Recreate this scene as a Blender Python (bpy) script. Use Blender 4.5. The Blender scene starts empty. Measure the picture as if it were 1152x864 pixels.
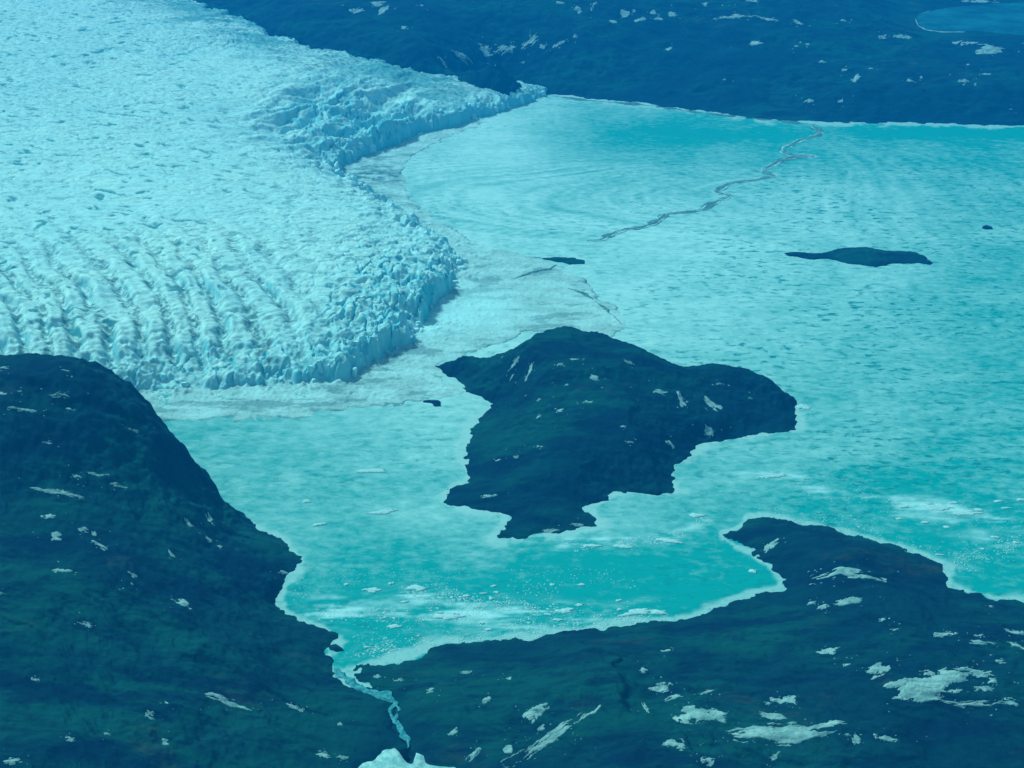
import bpy, math, random
import numpy as np
from mathutils import Vector

random.seed(7)
RNG = np.random.default_rng(11)
S = bpy.context.scene
COL = S.collection

# ------------------------------------------------------------------ camera
CAM_H = 1300.0
PITCH = math.radians(25.0)
HFOV = math.radians(40.0)
F = 576.0 / math.tan(HFOV / 2)
cd = bpy.data.cameras.new('camera')
cam = bpy.data.objects.new('camera', cd)
COL.objects.link(cam)
cam.location = (0, 0, CAM_H)
cam.rotation_euler = (math.radians(90) - PITCH, 0, 0)
cd.sensor_fit = 'HORIZONTAL'
cd.angle = HFOV
cd.clip_start = 1.0
cd.clip_end = 90000.0
S.camera = cam

# ------------------------------------------------------------------ sky, sun, exposure
SUN_EL, SUN_AZ = math.radians(47), math.radians(-48)      # azimuth from +Y towards +X
CAST = (0.46, 1.0, 0.93)                                  # the cold cyan daylight of the picture
w = bpy.data.worlds.new('World')
S.world = w
w.use_nodes = True
nt = w.node_tree
bg = nt.nodes['Background']
sky = nt.nodes.new('ShaderNodeTexSky')
sky.sky_type = 'NISHITA'
sky.sun_disc = False
sky.sun_elevation = SUN_EL
sky.sun_rotation = SUN_AZ % (2 * math.pi)
sky.altitude = 1300
mx = nt.nodes.new('ShaderNodeMix')
mx.data_type = 'RGBA'
mx.blend_type = 'MULTIPLY'
mx.inputs[0].default_value = 1.0
mx.inputs[7].default_value = (0.62, 1.25, 0.70, 1)
nt.links.new(sky.outputs[0], mx.inputs[6])
nt.links.new(mx.outputs[2], bg.inputs[0])
bg.inputs[1].default_value = 0.15
sl = bpy.data.lights.new('sun', 'SUN')
sl.energy = 3.9
sl.angle = math.radians(7)
sl.color = CAST
sun = bpy.data.objects.new('sun', sl)
COL.objects.link(sun)
sd = Vector((math.sin(SUN_AZ) * math.cos(SUN_EL), math.cos(SUN_AZ) * math.cos(SUN_EL), math.sin(SUN_EL)))
sun.rotation_euler = (-sd).to_track_quat('-Z', 'Y').to_euler()
sun.location = (0, 0, 3000)
vs = S.view_settings
vs.view_transform = 'Standard'
vs.look = 'None'
vs.gamma = 1.0
vs.use_curve_mapping = False
vs.exposure = 0.06
S.render.engine = 'CYCLES'
S.cycles.use_denoising = True
S.cycles.max_bounces = 6
S.cycles.volume_bounces = 1

# ------------------------------------------------------------------ pixel <-> place
SP, CP = math.sin(PITCH), math.cos(PITCH)
def G(u, v, z=0.0):
    """the place at height z that photo pixel (u, v) looks at"""
    u = np.asarray(u, float); v = np.asarray(v, float); z = np.asarray(z, float)
    cx = (u - 576) / F; cy = -(v - 432) / F
    dz = -SP + cy * CP; dy = CP + cy * SP
    t = (CAM_H - z) / -dz
    return cx * t, dy * t
def P(x, y, z=0.0):
    dz = np.asarray(z, float) - CAM_H
    d = y * CP - dz * SP
    up = y * SP + dz * CP
    return 576 + F * x / d, 432 - F * up / d

# ------------------------------------------------------------------ noise
PERM = np.random.default_rng(3).permutation(256)
PERM = np.concatenate([PERM, PERM, PERM])
GA = np.arange(256) / 256 * 2 * np.pi * 7
GX, GY = np.cos(GA), np.sin(GA)
def perlin(x, y):
    xi = np.floor(x).astype(int); yi = np.floor(y).astype(int)
    xf = x - xi; yf = y - yi
    a = xi & 255; b = yi & 255; a1 = (a + 1) & 255; b1 = (b + 1) & 255
    su = xf * xf * xf * (xf * (xf * 6 - 15) + 10); sv = yf * yf * yf * (yf * (yf * 6 - 15) + 10)
    def g(i, j, dx, dy):
        h = PERM[PERM[i] + j]
        return GX[h] * dx + GY[h] * dy
    n0 = g(a, b, xf, yf); n1 = g(a1, b, xf - 1, yf)
    n2 = g(a, b1, xf, yf - 1); n3 = g(a1, b1, xf - 1, yf - 1)
    p0 = n0 + su * (n1 - n0); p1 = n2 + su * (n3 - n2)
    return (p0 + sv * (p1 - p0)) * 1.5
def fbm(x, y, wl, octv=5, gain=0.5, off=0.0):
    s = 0; a = 1.0; f = 1.0 / wl
    for k in range(octv):
        s = s + a * perlin(x * f + 17.3 * k + off, y * f - 9.1 * k + off * 1.7)
        a *= gain; f *= 2.03
    return s
def ridged(x, y, wl, octv=4, gain=0.55, off=0.0):
    s = 0; a = 1.0; f = 1.0 / wl
    for k in range(octv):
        s = s + a * (1 - np.abs(perlin(x * f + 5.7 * k + off, y * f + 3.3 * k - off)) * 2.2)
        a *= gain; f *= 2.1
    return s
def worley(x, y, size):
    x = x / size; y = y / size
    xi = np.floor(x).astype(int); yi = np.floor(y).astype(int)
    f1 = np.full(x.shape, 9.0); f2 = np.full(x.shape, 9.0); idn = np.zeros(x.shape)
    for di in (-1, 0, 1):
        for dj in (-1, 0, 1):
            i = xi + di; j = yi + dj
            h = PERM[PERM[i & 255] + (j & 255)]
            h2 = PERM[h + 91]
            d = np.hypot(i + 0.5 + (h / 255 - .5) * .9 - x, j + 0.5 + (h2 / 255 - .5) * .9 - y)
            near = d < f1
            f2 = np.where(near, f1, np.minimum(f2, d))
            idn = np.where(near, PERM[h2 + 33] / 255.0, idn)
            f1 = np.where(near, d, f1)
    return f1, f2, idn
def sstep(a, b, x):
    t = np.clip((x - a) / (b - a), 0, 1)
    return t * t * (3 - 2 * t)

# ------------------------------------------------------------------ surfaces through known points
class TPS:
    def __init__(self, pts, lam=1e-5):
        p = np.array(pts, float); self.c = p[:, :2] / 1000
        n = len(p)
        r = np.linalg.norm(self.c[:, None] - self.c[None], axis=2)
        K = np.where(r > 0, r * r * np.log(r + 1e-12), 0) + lam * np.eye(n)
        Q = np.c_[np.ones(n), self.c]
        A = np.zeros((n + 3, n + 3)); A[:n, :n] = K; A[:n, n:] = Q; A[n:, :n] = Q.T
        self.w = np.linalg.solve(A, np.r_[p[:, 2], 0, 0, 0])
    def __call__(self, x, y):
        sh = x.shape; x = x.ravel() / 1000; y = y.ravel() / 1000
        o = self.w[-3] + self.w[-2] * x + self.w[-1] * y
        for (cx, cy), ww in zip(self.c, self.w[:-3]):
            r2 = (x - cx) ** 2 + (y - cy) ** 2 + 1e-14
            o = o + ww * 0.5 * r2 * np.log(r2)
        return o.reshape(sh)
def world_pts(pix):
    return [(*map(float, G(u, v, z)), z) for u, v, z in pix]
def resample(poly, step, closed=False):
    p = np.array(poly, float)
    if closed: p = np.vstack([p, p[:1]])
    seg = np.linalg.norm(np.diff(p, axis=0), axis=1); s = np.r_[0, np.cumsum(seg)]
    n = max(2, int(s[-1] / step) + 1)
    t = np.linspace(0, s[-1], n)
    return np.c_[np.interp(t, s, p[:, 0]), np.interp(t, s, p[:, 1])]
def seg_dist(x, y, poly, closed=False):
    p = np.array(poly, float)
    if closed: p = np.vstack([p, p[:1]])
    d = np.full(x.shape, 1e18)
    for (ax, ay), (bx, by) in zip(p[:-1], p[1:]):
        ex, ey = bx - ax, by - ay; L = ex * ex + ey * ey + 1e-9
        t = np.clip(((x - ax) * ex + (y - ay) * ey) / L, 0, 1)
        d = np.minimum(d, (x - ax - t * ex) ** 2 + (y - ay - t * ey) ** 2)
    return np.sqrt(d)
def inside(x, y, poly):
    p = np.array(poly, float); q = np.roll(p, -1, axis=0); c = np.zeros(x.shape, bool)
    for (ax, ay), (bx, by) in zip(p, q):
        if ay == by: continue
        c ^= ((ay > y) != (by > y)) & (x < (bx - ax) * (y - ay) / (by - ay) + ax)
    return c
def sdf(x, y, poly):
    d = seg_dist(x, y, poly, True)
    return np.where(inside(x, y, poly), d, -d)

class Field:
    """a height field on a grid that is finer where the picture sees it larger"""
    def __init__(self, us, vs_):
        self.us = np.array(us, float); self.vs = np.array(vs_, float)
        self.U, self.V = np.meshgrid(self.us, self.vs)
        self.X, self.Y = G(self.U, self.V)
        self.Z = np.zeros_like(self.X); self.attr = {}
    def sample(self, x, y):
        x = np.asarray(x, float); y = np.asarray(y, float)
        u, v = P(x, y, 0.0)
        a = np.interp(u, self.us, np.arange(len(self.us))); b = np.interp(v, self.vs, np.arange(len(self.vs)))
        i = np.clip(a.astype(int), 0, len(self.us) - 2); j = np.clip(b.astype(int), 0, len(self.vs) - 2)
        fa = a - i; fb = b - j; Z = self.Z
        return (Z[j, i] * (1 - fa) + Z[j, i + 1] * fa) * (1 - fb) + (Z[j + 1, i] * (1 - fa) + Z[j + 1, i + 1] * fa) * fb
    def build(self, name, mat, parent=None, keep=None, zmin=None):
        ny, nx = self.X.shape
        co = np.c_[self.X.ravel(), self.Y.ravel(), self.Z.ravel()]
        idx = np.arange(ny * nx).reshape(ny, nx)
        q = np.stack([idx[1:, :-1], idx[1:, 1:], idx[:-1, 1:], idx[:-1, :-1]], -1).reshape(-1, 4)
        if zmin is not None:
            z = self.Z.ravel(); q = q[(z[q] > zmin).any(1)]
        if keep is not None:
            k = keep.ravel(); q = q[k[q].any(1)]
        used = np.unique(q); m = np.full(ny * nx, -1); m[used] = np.arange(len(used))
        q = m[q]
        at = {n: a.ravel()[used] for n, a in self.attr.items()}
        return mesh_obj(name, co[used], q, mat, parent, attrs=at)

def mesh_obj(name, co, faces, mat, parent=None, attrs=None, smooth=True, loc=(0, 0, 0)):
    me = bpy.data.meshes.new(name)
    co = np.asarray(co, np.float32)
    if isinstance(faces, np.ndarray):
        k = faces.shape[1]; n = len(faces)
        me.vertices.add(len(co)); me.vertices.foreach_set('co', co.ravel())
        me.loops.add(n * k); me.loops.foreach_set('vertex_index', faces.ravel().astype(np.int32))
        me.polygons.add(n); me.polygons.foreach_set('loop_start', (np.arange(n) * k).astype(np.int32))
        me.update(calc_edges=True)
    else:
        me.from_pydata([tuple(map(float, c)) for c in co], [], faces)
    if smooth:
        me.polygons.foreach_set('use_smooth', np.ones(len(me.polygons), bool))
    for n, a in (attrs or {}).items():
        at = me.attributes.new(n, 'FLOAT', 'POINT'); at.data.foreach_set('value', np.asarray(a, np.float32))
    me.materials.append(mat)
    me.update()
    o = bpy.data.objects.new(name, me); COL.objects.link(o); o.location = loc
    if parent: o.parent = parent
    return o
def tag(o, label=None, cat=None, group=None, kind=None):
    for k, val in (('label', label), ('category', cat), ('group', group), ('kind', kind)):
        if val: o[k] = val
    return o
def empty(name, loc=(0, 0, 0)):
    o = bpy.data.objects.new(name, None); COL.objects.link(o); o.location = loc
    o.empty_display_size = 10
    return o

# ------------------------------------------------------------------ materials
class Mat:
    def __init__(self, name, rough=0.9, spec=0.2):
        self.m = bpy.data.materials.new(name); self.m.use_nodes = True
        self.t = self.m.node_tree; self.b = self.t.nodes['Principled BSDF']
        self.b.inputs['Roughness'].default_value = rough
        self.b.inputs['Specular IOR Level'].default_value = spec
        self.geo = self.t.nodes.new('ShaderNodeNewGeometry')
    def n(self, ty, **kw):
        x = self.t.nodes.new(ty)
        for k, val in kw.items(): setattr(x, k, val)
        return x
    def L(self, a, b): self.t.links.new(a, b)
    def noise(self, size, scale=(1, 1, 1), detail=4, rough=0.55, lac=2.1, dist=0.0, rot=0.0, off=(0, 0, 0)):
        mp = self.n('ShaderNodeMapping')
        mp.inputs['Scale'].default_value = [s / size for s in scale]
        mp.inputs['Rotation'].default_value = (0, 0, rot)
        mp.inputs['Location'].default_value = off
        self.L(self.geo.outputs['Position'], mp.inputs[0])
        t = self.n('ShaderNodeTexNoise')
        t.inputs['Scale'].default_value = 1.0; t.inputs['Detail'].default_value = detail
        t.inputs['Roughness'].default_value = rough; t.inputs['Lacunarity'].default_value = lac
        t.inputs['Distortion'].default_value = dist
        self.L(mp.outputs[0], t.inputs['Vector'])
        return t.outputs['Fac']
    def rng(self, s, a, b, c=0.0, d=1.0, smooth=True):
        x = self.n('ShaderNodeMapRange'); x.interpolation_type = 'SMOOTHSTEP' if smooth else 'LINEAR'
        for i, val in enumerate((a, b, c, d)): x.inputs[1 + i].default_value = val
        self.L(s, x.inputs[0]); return x.outputs[0]
    def math(self, op, a, b=0.5):
        x = self.n('ShaderNodeMath', operation=op)
        for i, val in enumerate((a, b)):
            if isinstance(val, (int, float)): x.inputs[i].default_value = val
            else: self.L(val, x.inputs[i])
        return x.outputs[0]
    def mix(self, fac, a, b, blend='MIX'):
        x = self.n('ShaderNodeMix'); x.data_type = 'RGBA'; x.blend_type = blend
        for i, val in ((0, fac), (6, a), (7, b)):
            if isinstance(val, tuple): x.inputs[i].default_value = (*val, 1)
            elif isinstance(val, (int, float)): x.inputs[i].default_value = val
            else: self.L(val, x.inputs[i])
        return x.outputs[2]
    def attr(self, name):
        x = self.n('ShaderNodeAttribute'); x.attribute_name = name; return x.outputs['Fac']
    def nz(self):
        x = self.n('ShaderNodeSeparateXYZ'); self.L(self.geo.outputs['True Normal'], x.inputs[0]); return x.outputs[2]
    def color(self, c):
        if isinstance(c, tuple): self.b.inputs['Base Color'].default_value = (*c, 1)
        else: self.L(c, self.b.inputs['Base Color'])
    def bump(self, h, dist, strength=1.0):
        x = self.n('ShaderNodeBump'); x.inputs['Strength'].default_value = strength; x.inputs['Distance'].default_value = dist
        self.L(h, x.inputs['Height']); self.L(x.outputs[0], self.b.inputs['Normal'])

def land_material(name, tone=1.0):
    m = Mat(name, 0.95, 0.03)
    big = m.rng(m.noise(260, scale=(.7, 1, 1), detail=6, rough=.58, dist=.2), .42, .60)
    med = m.rng(m.noise(95, scale=(.45, 1.3, 1), detail=8, rough=.66, rot=.35, dist=.25, off=(3, 8, 0)), .47, .62)
    lin = m.rng(m.noise(20, scale=(.22, 1.3, 1), detail=6, rough=.64, rot=.45, dist=.1, off=(5, 5, 0)), .46, .66)
    fine = m.rng(m.noise(6, detail=5, rough=.7, off=(9, 2, 5)), .35, .75)
    brown = m.rng(m.noise(110, scale=(.6, 1, 1), detail=7, rough=.66, off=(31, 12, 0)), .58, .74)
    k = tone
    c = m.mix(big, (.003 * k, .036 * k, .056 * k), (.006 * k, .074 * k, .068 * k))
    c = m.mix(m.math('MULTIPLY', brown, .55), c, (.085 * k, .066 * k, .050 * k))
    c = m.mix(m.math('MULTIPLY', med, .88), c, (.002 * k, .016 * k, .046 * k))
    c = m.mix(m.math('MULTIPLY', lin, .55), c, (.002 * k, .016 * k, .040 * k))
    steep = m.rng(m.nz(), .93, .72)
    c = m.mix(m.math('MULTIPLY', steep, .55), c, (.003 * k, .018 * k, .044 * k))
    c = m.mix(m.math('MULTIPLY', fine, .28), c, (.010 * k, .034 * k, .040 * k))
    m.color(c)
    b = m.math('ADD', m.math('MULTIPLY', m.noise(34, scale=(.35, 1, 1), rot=.45, detail=7, rough=.62), 2.2), m.math('MULTIPLY', m.noise(6, detail=4), .3))
    m.bump(b, 4.0, .6)
    return m.m
M = {}
M['land'] = land_material('tundra_rock')
M['land_far'] = land_material('far_tundra_rock')
M['beach'] = (lambda m: (m.color(m.mix(m.noise(12, detail=5), (.28, .27, .24), (.5, .49, .46))), m.m)[1])(Mat('shore_gravel'))

def ice_material():
    m = Mat('glacier_ice', .75, .25)
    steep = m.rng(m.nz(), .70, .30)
    big = m.rng(m.noise(260, detail=5), .35, .65)
    top = m.mix(big, (.66, .80, .81), (.78, .85, .83))
    pale = m.rng(m.noise(30, scale=(1, 1.6, 1), detail=5, rough=.65, off=(2, 5, 0)), .46, .64)
    top = m.mix(m.math('MULTIPLY', pale, .5), top, (.44, .70, .74))
    sp = m.rng(m.noise(13.0, scale=(.5, 1, 1), detail=4, rough=.66, dist=.4, rot=-.2, off=(7, 1, 0)), .545, .68)
    top = m.mix(m.math('MULTIPLY', sp, .72), top, (.18, .40, .42))
    dirt_shade = m.math('MULTIPLY', m.attr('dirt_shade'), m.rng(m.noise(16, detail=5, rough=.7, off=(4, 4, 0)), .40, .62))
    top = m.mix(dirt_shade, top, (.12, .23, .24))
    pool_teal = m.attr('pool_teal')
    top = m.mix(pool_teal, top, (.04, .26, .29))
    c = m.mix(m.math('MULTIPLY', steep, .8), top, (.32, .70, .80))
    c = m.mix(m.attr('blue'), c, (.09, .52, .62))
    m.color(c)
    b = m.math('ADD', m.noise(14, scale=(.7, 1, 1), detail=7, rough=.7), m.math('MULTIPLY', m.noise(4, detail=3), .25))
    m.bump(b, 3.6, .5)
    return m.m
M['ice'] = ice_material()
def serac_material():
    m = Mat('fractured_ice', .6, .3)
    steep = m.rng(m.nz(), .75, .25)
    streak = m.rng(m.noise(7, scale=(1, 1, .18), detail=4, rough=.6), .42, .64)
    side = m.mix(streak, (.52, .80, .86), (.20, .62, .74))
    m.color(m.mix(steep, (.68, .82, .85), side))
    m.bump(m.noise(6, scale=(1, 1, .4), detail=5, rough=.65), 2.5, .8)
    return m.m
M['serac'] = serac_material()
def melange_material():
    m = Mat('brash_ice', .9, .15)
    a = m.rng(m.noise(60, scale=(.6, 1, 1), detail=6, rough=.62), .36, .64)
    c = m.mix(a, (.44, .54, .53), (.62, .74, .75))
    bl = m.rng(m.noise(11, detail=6, rough=.72, off=(5, 3, 0)), .52, .70)
    c = m.mix(m.math('MULTIPLY', bl, .75), c, (.20, .31, .31))
    wh = m.rng(m.noise(6, detail=3, rough=.6, off=(8, 3, 0)), .60, .72)
    c = m.mix(m.math('MULTIPLY', wh, .6), c, (.80, .86, .87))
    c = m.mix(m.attr('dark'), c, (.09, .20, .22))
    c = m.mix(m.attr('bright'), c, (.66, .88, .90))
    m.color(c)
    m.bump(m.noise(7, detail=6, rough=.7), 3.0, .8)
    return m.m
M['melange'] = melange_material()
def lake_material():
    m = Mat('lake_surface', .75, .08)
    s = m.attr('slush_sheen')
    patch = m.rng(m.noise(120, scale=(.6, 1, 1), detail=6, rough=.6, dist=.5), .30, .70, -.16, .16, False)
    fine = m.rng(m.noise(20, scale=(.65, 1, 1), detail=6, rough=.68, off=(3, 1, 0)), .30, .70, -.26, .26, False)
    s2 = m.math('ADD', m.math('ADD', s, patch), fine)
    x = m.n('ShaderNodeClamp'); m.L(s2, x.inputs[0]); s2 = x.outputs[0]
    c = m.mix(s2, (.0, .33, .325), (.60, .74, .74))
    # short dark gaps of open water between the slush
    d = m.rng(m.noise(17, scale=(.55, 1, 1), detail=3, rough=.6, dist=.3, off=(12, 6, 0)), .52, .66)
    c = m.mix(m.math('MULTIPLY', d, m.attr('dash')), c, (.0, .235, .25))
    st = m.attr('streak')
    c = m.mix(st, c, (.66, .80, .83))
    sh = m.math('MULTIPLY', m.attr('shore'), m.rng(m.noise(15, detail=5, rough=.7, off=(2, 9, 0)), .30, .56, .5, 1))
    c = m.mix(m.math('MULTIPLY', sh, .8), c, (.50, .62, .62))
    m.color(c)
    b = m.math('ADD', m.noise(26, scale=(.55, 1, 1), detail=6, rough=.65, off=(1, 7, 0)), m.math('MULTIPLY', m.noise(8, scale=(.6, 1, 1), detail=3), .3))
    m.bump(b, 2.2, .6)
    return m.m
M['lake'] = lake_material()
def snow_material():
    m = Mat('old_snow', .9, .1)
    a = m.rng(m.noise(16, scale=(.5, 1.2, 1), detail=7, rough=.7), .36, .66)
    m.color(m.mix(a, (.42, .49, .48), (.15, .25, .26)))
    m.bump(m.noise(7, detail=4, rough=.5), .6, .4)
    return m.m
M['snow'] = snow_material()
def floe_material():
    m = Mat('floe_ice', .85, .2)
    a = m.rng(m.noise(5, detail=5, rough=.7), .35, .68)
    m.color(m.mix(a, (.64, .71, .71), (.40, .56, .58)))
    m.bump(m.noise(3, detail=4), .8, .6)
    return m.m
M['floe'] = floe_material()
def plain(name, c1, c2, size, rough=.7, spec=.3, bump=1.0):
    m = Mat(name, rough, spec)
    m.color(m.mix(m.rng(m.noise(size, detail=5, rough=.65), .32, .68), c1, c2))
    m.bump(m.noise(size * .5, detail=5), bump, .5)
    return m.m
M['stream'] = plain('stream_water', (.0, .16, .22), (.12, .38, .40), 8, .6, .1, .4)
M['pond_ice'] = plain('pond_slush', (.22, .40, .42), (.52, .64, .63), 10, .85, .05, 1.5)
M['tarn'] = plain('tarn_water', (.0, .055, .10), (.01, .15, .19), 150, .8, .05, .5)
M['lead'] = plain('lead_water', (.02, .09, .10), (.14, .28, .28), 9, .4, .3, .6)
M['rim'] = plain('lead_rim_ice', (.26, .36, .35), (.62, .72, .71), 9, .9, .1, 1.5)
M['ground'] = plain('bedrock', (.03, .035, .035), (.06, .065, .06), 200, .95, .1, 3)

# ------------------------------------------------------------------ shorelines of the photograph (pixels)
SH_LEFT = [(262, 572), (285, 592), (300, 600), (318, 612), (332, 628), (336, 640), (325, 652), (312, 665), (309, 678), (318, 688),
           (335, 698), (352, 706), (368, 714), (383, 724), (372, 731), (368, 742), (373, 753), (385, 764), (400, 774), (424, 786),
           (437, 795), (436, 808), (446, 824), (452, 838), (422, 850), (408, 862), (402, 885), (398, 930)]
SH_FRONT = [(470, 930), (492, 880), (478, 858), (462, 842), (458, 825), (449, 806), (452, 790), (440, 783), (410, 772), (392, 760), (394, 754),
            (430, 744), (467, 734), (501, 725), (557, 720), (600, 716), (644, 711), (692, 705), (755, 699), (794, 692), (814, 680), (832, 671),
            (860, 666), (882, 665), (887, 655), (880, 646), (867, 637), (853, 628), (849, 623), (832, 616), (811, 604), (814, 599), (839, 592),
            (844, 581), (856, 579), (884, 587), (919, 592), (960, 602), (1002, 612), (1030, 622), (1054, 632), (1068, 638), (1061, 647),
            (1061, 658), (1085, 664), (1117, 672), (1152, 678), (1220, 688), (1400, 700), (1800, 720)]
SH_ISLE = [(495, 415), (519, 436), (533, 445), (563, 453), (543, 469), (529, 483), (531, 497), (519, 520), (530, 537), (501, 555), (512, 568),
           (545, 574), (569, 578), (569, 594), (560, 604), (585, 605), (637, 599), (670, 590), (665, 578), (652, 569), (682, 558), (713, 552),
           (757, 554), (754, 526), (773, 509), (790, 497), (835, 493), (891, 481), (896, 455)]
SH_FAR = [(624, 106.5), (660, 111), (700, 114), (760, 122), (800, 126), (850, 133), (900, 137), (960, 137.5), (1040, 139), (1152, 142), (1300, 146), (1700, 150)]
STREAM = [(376, 752), (388, 764), (402, 773), (418, 780), (434, 786), (444, 791), (440, 799), (441, 808), (449, 814), (451, 822), (457, 832), (458, 842)]
POND = [(402, 864), (412, 857), (424, 851), (433, 843), (444, 839), (450, 848), (457, 857), (464, 860), (468, 848), (475, 850), (480, 858), (496, 861), (514, 863), (520, 885), (500, 920), (420, 920), (396, 890)]
def gpoly(pix, z=0.0):
    return np.array([[float(a) for a in G(u, v, z)] for u, v in pix])

# ------------------------------------------------------------------ ground and haze-free base
gm = mesh_obj('ground', [(-19000, -4000, -30), (19000, -4000, -30), (19000, 24000, -30), (-19000, 24000, -30)], [(0, 1, 2, 3)], M['ground'], smooth=False)
tag(gm, kind='structure')

# ------------------------------------------------------------------ hills
def outward(poly, k, side):
    """points k metres off a polyline, on its left (+1) or right (-1)"""
    p = np.array(poly); t = np.gradient(p, axis=0); t /= np.linalg.norm(t, axis=1)[:, None] + 1e-9
    return p + side * k * np.c_[-t[:, 1], t[:, 0]]
def terrain(us, vs_, shore, side, peaks, sky_pts, extra=(), amp=1.0, zmax=260, lowz=-9.0, far_drop=.62, step=45.0, closed=False, lake_noise=1.0, seed=0.0, scarps=(), carve=False, close=None, back_rev=False, cap=0.0, fall=.4):
    f = Field(us, vs_)
    sp = resample(gpoly(shore), step)
    pts = [(x, y, 0.0) for x, y in sp]
    off = outward(sp, 34, side)
    d = seg_dist(off[:, 0], off[:, 1], sp)
    pts += [(x, y, lowz) for (x, y), dd in zip(off, d) if dd > 28]
    pts += world_pts(peaks)
    for u, v, z in sky_pts:
        x, y = map(float, G(u, v, z)); pts.append((x, y, z))
        n = math.hypot(x, y)
        for kk, fr in ((0.45 * z + 16, .52), (1.1 * z + 40, 1.0)):
            zz = max(z - kk * (far_drop + .12 * fr), -12)
            pts.append((x + x / n * kk, y + y / n * kk, zz))
    pts += list(extra)
    cs_ = 1.6 if step > 100 else 1.0
    CX = f.X + cs_ * (13 * fbm(f.X, f.Y, 75, 4, .6, off=seed + 20)); CY = f.Y + cs_ * (13 * fbm(f.X, f.Y, 75, 4, .6, off=seed + 27))
    h = TPS(pts, 2e-6)(CX, CY)
    h = np.clip(h, -24, zmax)
    back = []
    for u, v, z in sky_pts:
        x, y = map(float, G(u, v, z)); n = math.hypot(x, y); k = 1.15 * z + 46
        back.append((x + x / n * k, y + y / n * k))
    poly = np.vstack([gpoly(shore)] + [np.array(q_, float).reshape(-1, 2) for q_ in (close or []) if len(q_)] + ([np.array(back[::-1] if back_rev else back)] if back else []))
    ds = np.clip(-sdf(CX, CY, poly) - 4, 0, None)
    h = np.where(ds > 0, np.minimum(h, cap + 9 * np.exp(-ds / 25)) - 4 - fall * ds, h) + np.where(ds > 0, 4 * np.exp(-ds / 12), 0)
    h = np.clip(h, -24, zmax)
    up = sstep(2, 45, h)
    X, Y = f.X, f.Y
    wx = X + 30 * fbm(X, Y, 150, 3, off=seed); wy = Y + 30 * fbm(X, Y, 150, 3, off=seed + 5)
    nse = 12 * fbm(wx, wy, 230, 5, .46, off=seed) + 3.2 * (ridged(wx * .8, wy * .8, 120, 5, .5, off=seed) - 1.2)
    c, s = math.cos(.9), math.sin(.9)
    nse += 2.6 * ridged((c * wx + s * wy) * 1.2, (-s * wx + c * wy) * .25, 34, 4, .55, off=seed + 2) - 3.0
    h = h + amp * nse * (.06 + .94 * up) + lake_noise * 1.5 * fbm(X, Y, 34, 4, .6, off=seed + 9) * sstep(-14, 0, h)
    for line, hs in scarps:
        p = resample(gpoly(line, 40.0), 12); dd = seg_dist(wx, wy, p)
        j = np.argmin(((X.ravel()[::1, None] - p[None, ::4, 0]) ** 2 + (Y.ravel()[:, None] - p[None, ::4, 1]) ** 2), axis=1).reshape(X.shape) * 4
        t_ = np.gradient(p, axis=0); j = np.clip(j, 0, len(p) - 1)
        sg = np.sign(t_[j, 0] * (wy - p[j, 1]) - t_[j, 1] * (wx - p[j, 0]))
        h = h + hs * sstep(-7, 7, dd * sg) * np.exp(-np.where(sg > 0, dd, 0) / 70) * np.exp(-np.clip(dd - 120, 0, None) / 40)
    if carve:
        ds_ = seg_dist(X, Y, resample(gpoly(STREAM), 10)) - 4 - 4 * fbm(X, Y, 22, 3, off=3)
        ds_ = np.minimum(ds_, -sdf(X, Y, gpoly(POND)))
        h = np.where(ds_ < 70, np.minimum(h, .2 + .05 * ds_.clip(-8, 0) + .42 * ds_.clip(0, None)), h)
    f.Z = h
    return f

far_pt = lambda u, v, z: (*map(float, G(u, v, z)), z)
# left hill
us = np.r_[-900, -600, -400, -250, np.arange(-150, 470, 1.35)]
vv = np.r_[np.arange(408, 960, 1.3), 980, 1010, 1060]
LEFT = terrain(us, vv, SH_LEFT, 1,
    peaks=[(0, 550, 165), (100, 560, 140), (180, 560, 105), (60, 640, 130), (160, 640, 100), (230, 640, 62), (280, 650, 30), (0, 720, 112), (120, 730, 92),
           (220, 730, 62), (300, 740, 30), (345, 755, 14), (30, 800, 92), (140, 810, 76), (250, 810, 44), (330, 810, 22), (390, 812, 9), (60, 890, 70), (200, 890, 48), (320, 890, 20), (390, 850, 5),
           (-150, 600, 150), (-150, 850, 95), (-400, 650, 140), (-600, 900, 90), (-100, 950, 70), (250, 960, 25), (60, 960, 60)],
    sky_pts=[(-700, 420, 190), (-400, 410, 190), (-150, 404, 185), (0, 407, 175), (60, 411, 172), (100, 417, 162), (130, 427, 150), (161, 451, 128), (189, 481, 104), (213, 511, 80), (238, 547, 50), (255, 567, 22)],
    amp=.75, seed=1.0, carve=True, scarps=[([(170, 555), (205, 600), (235, 640), (262, 690)], 3), ([(20, 545), (90, 560), (150, 552)], 8), ([(150, 700), (215, 745), (290, 770)], 7)], close=[gpoly([(398, 1100), (-1800, 1100), (-1800, 470)])])
tag(LEFT.build('left_hill', M['land'], zmin=-8), kind='structure')
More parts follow.
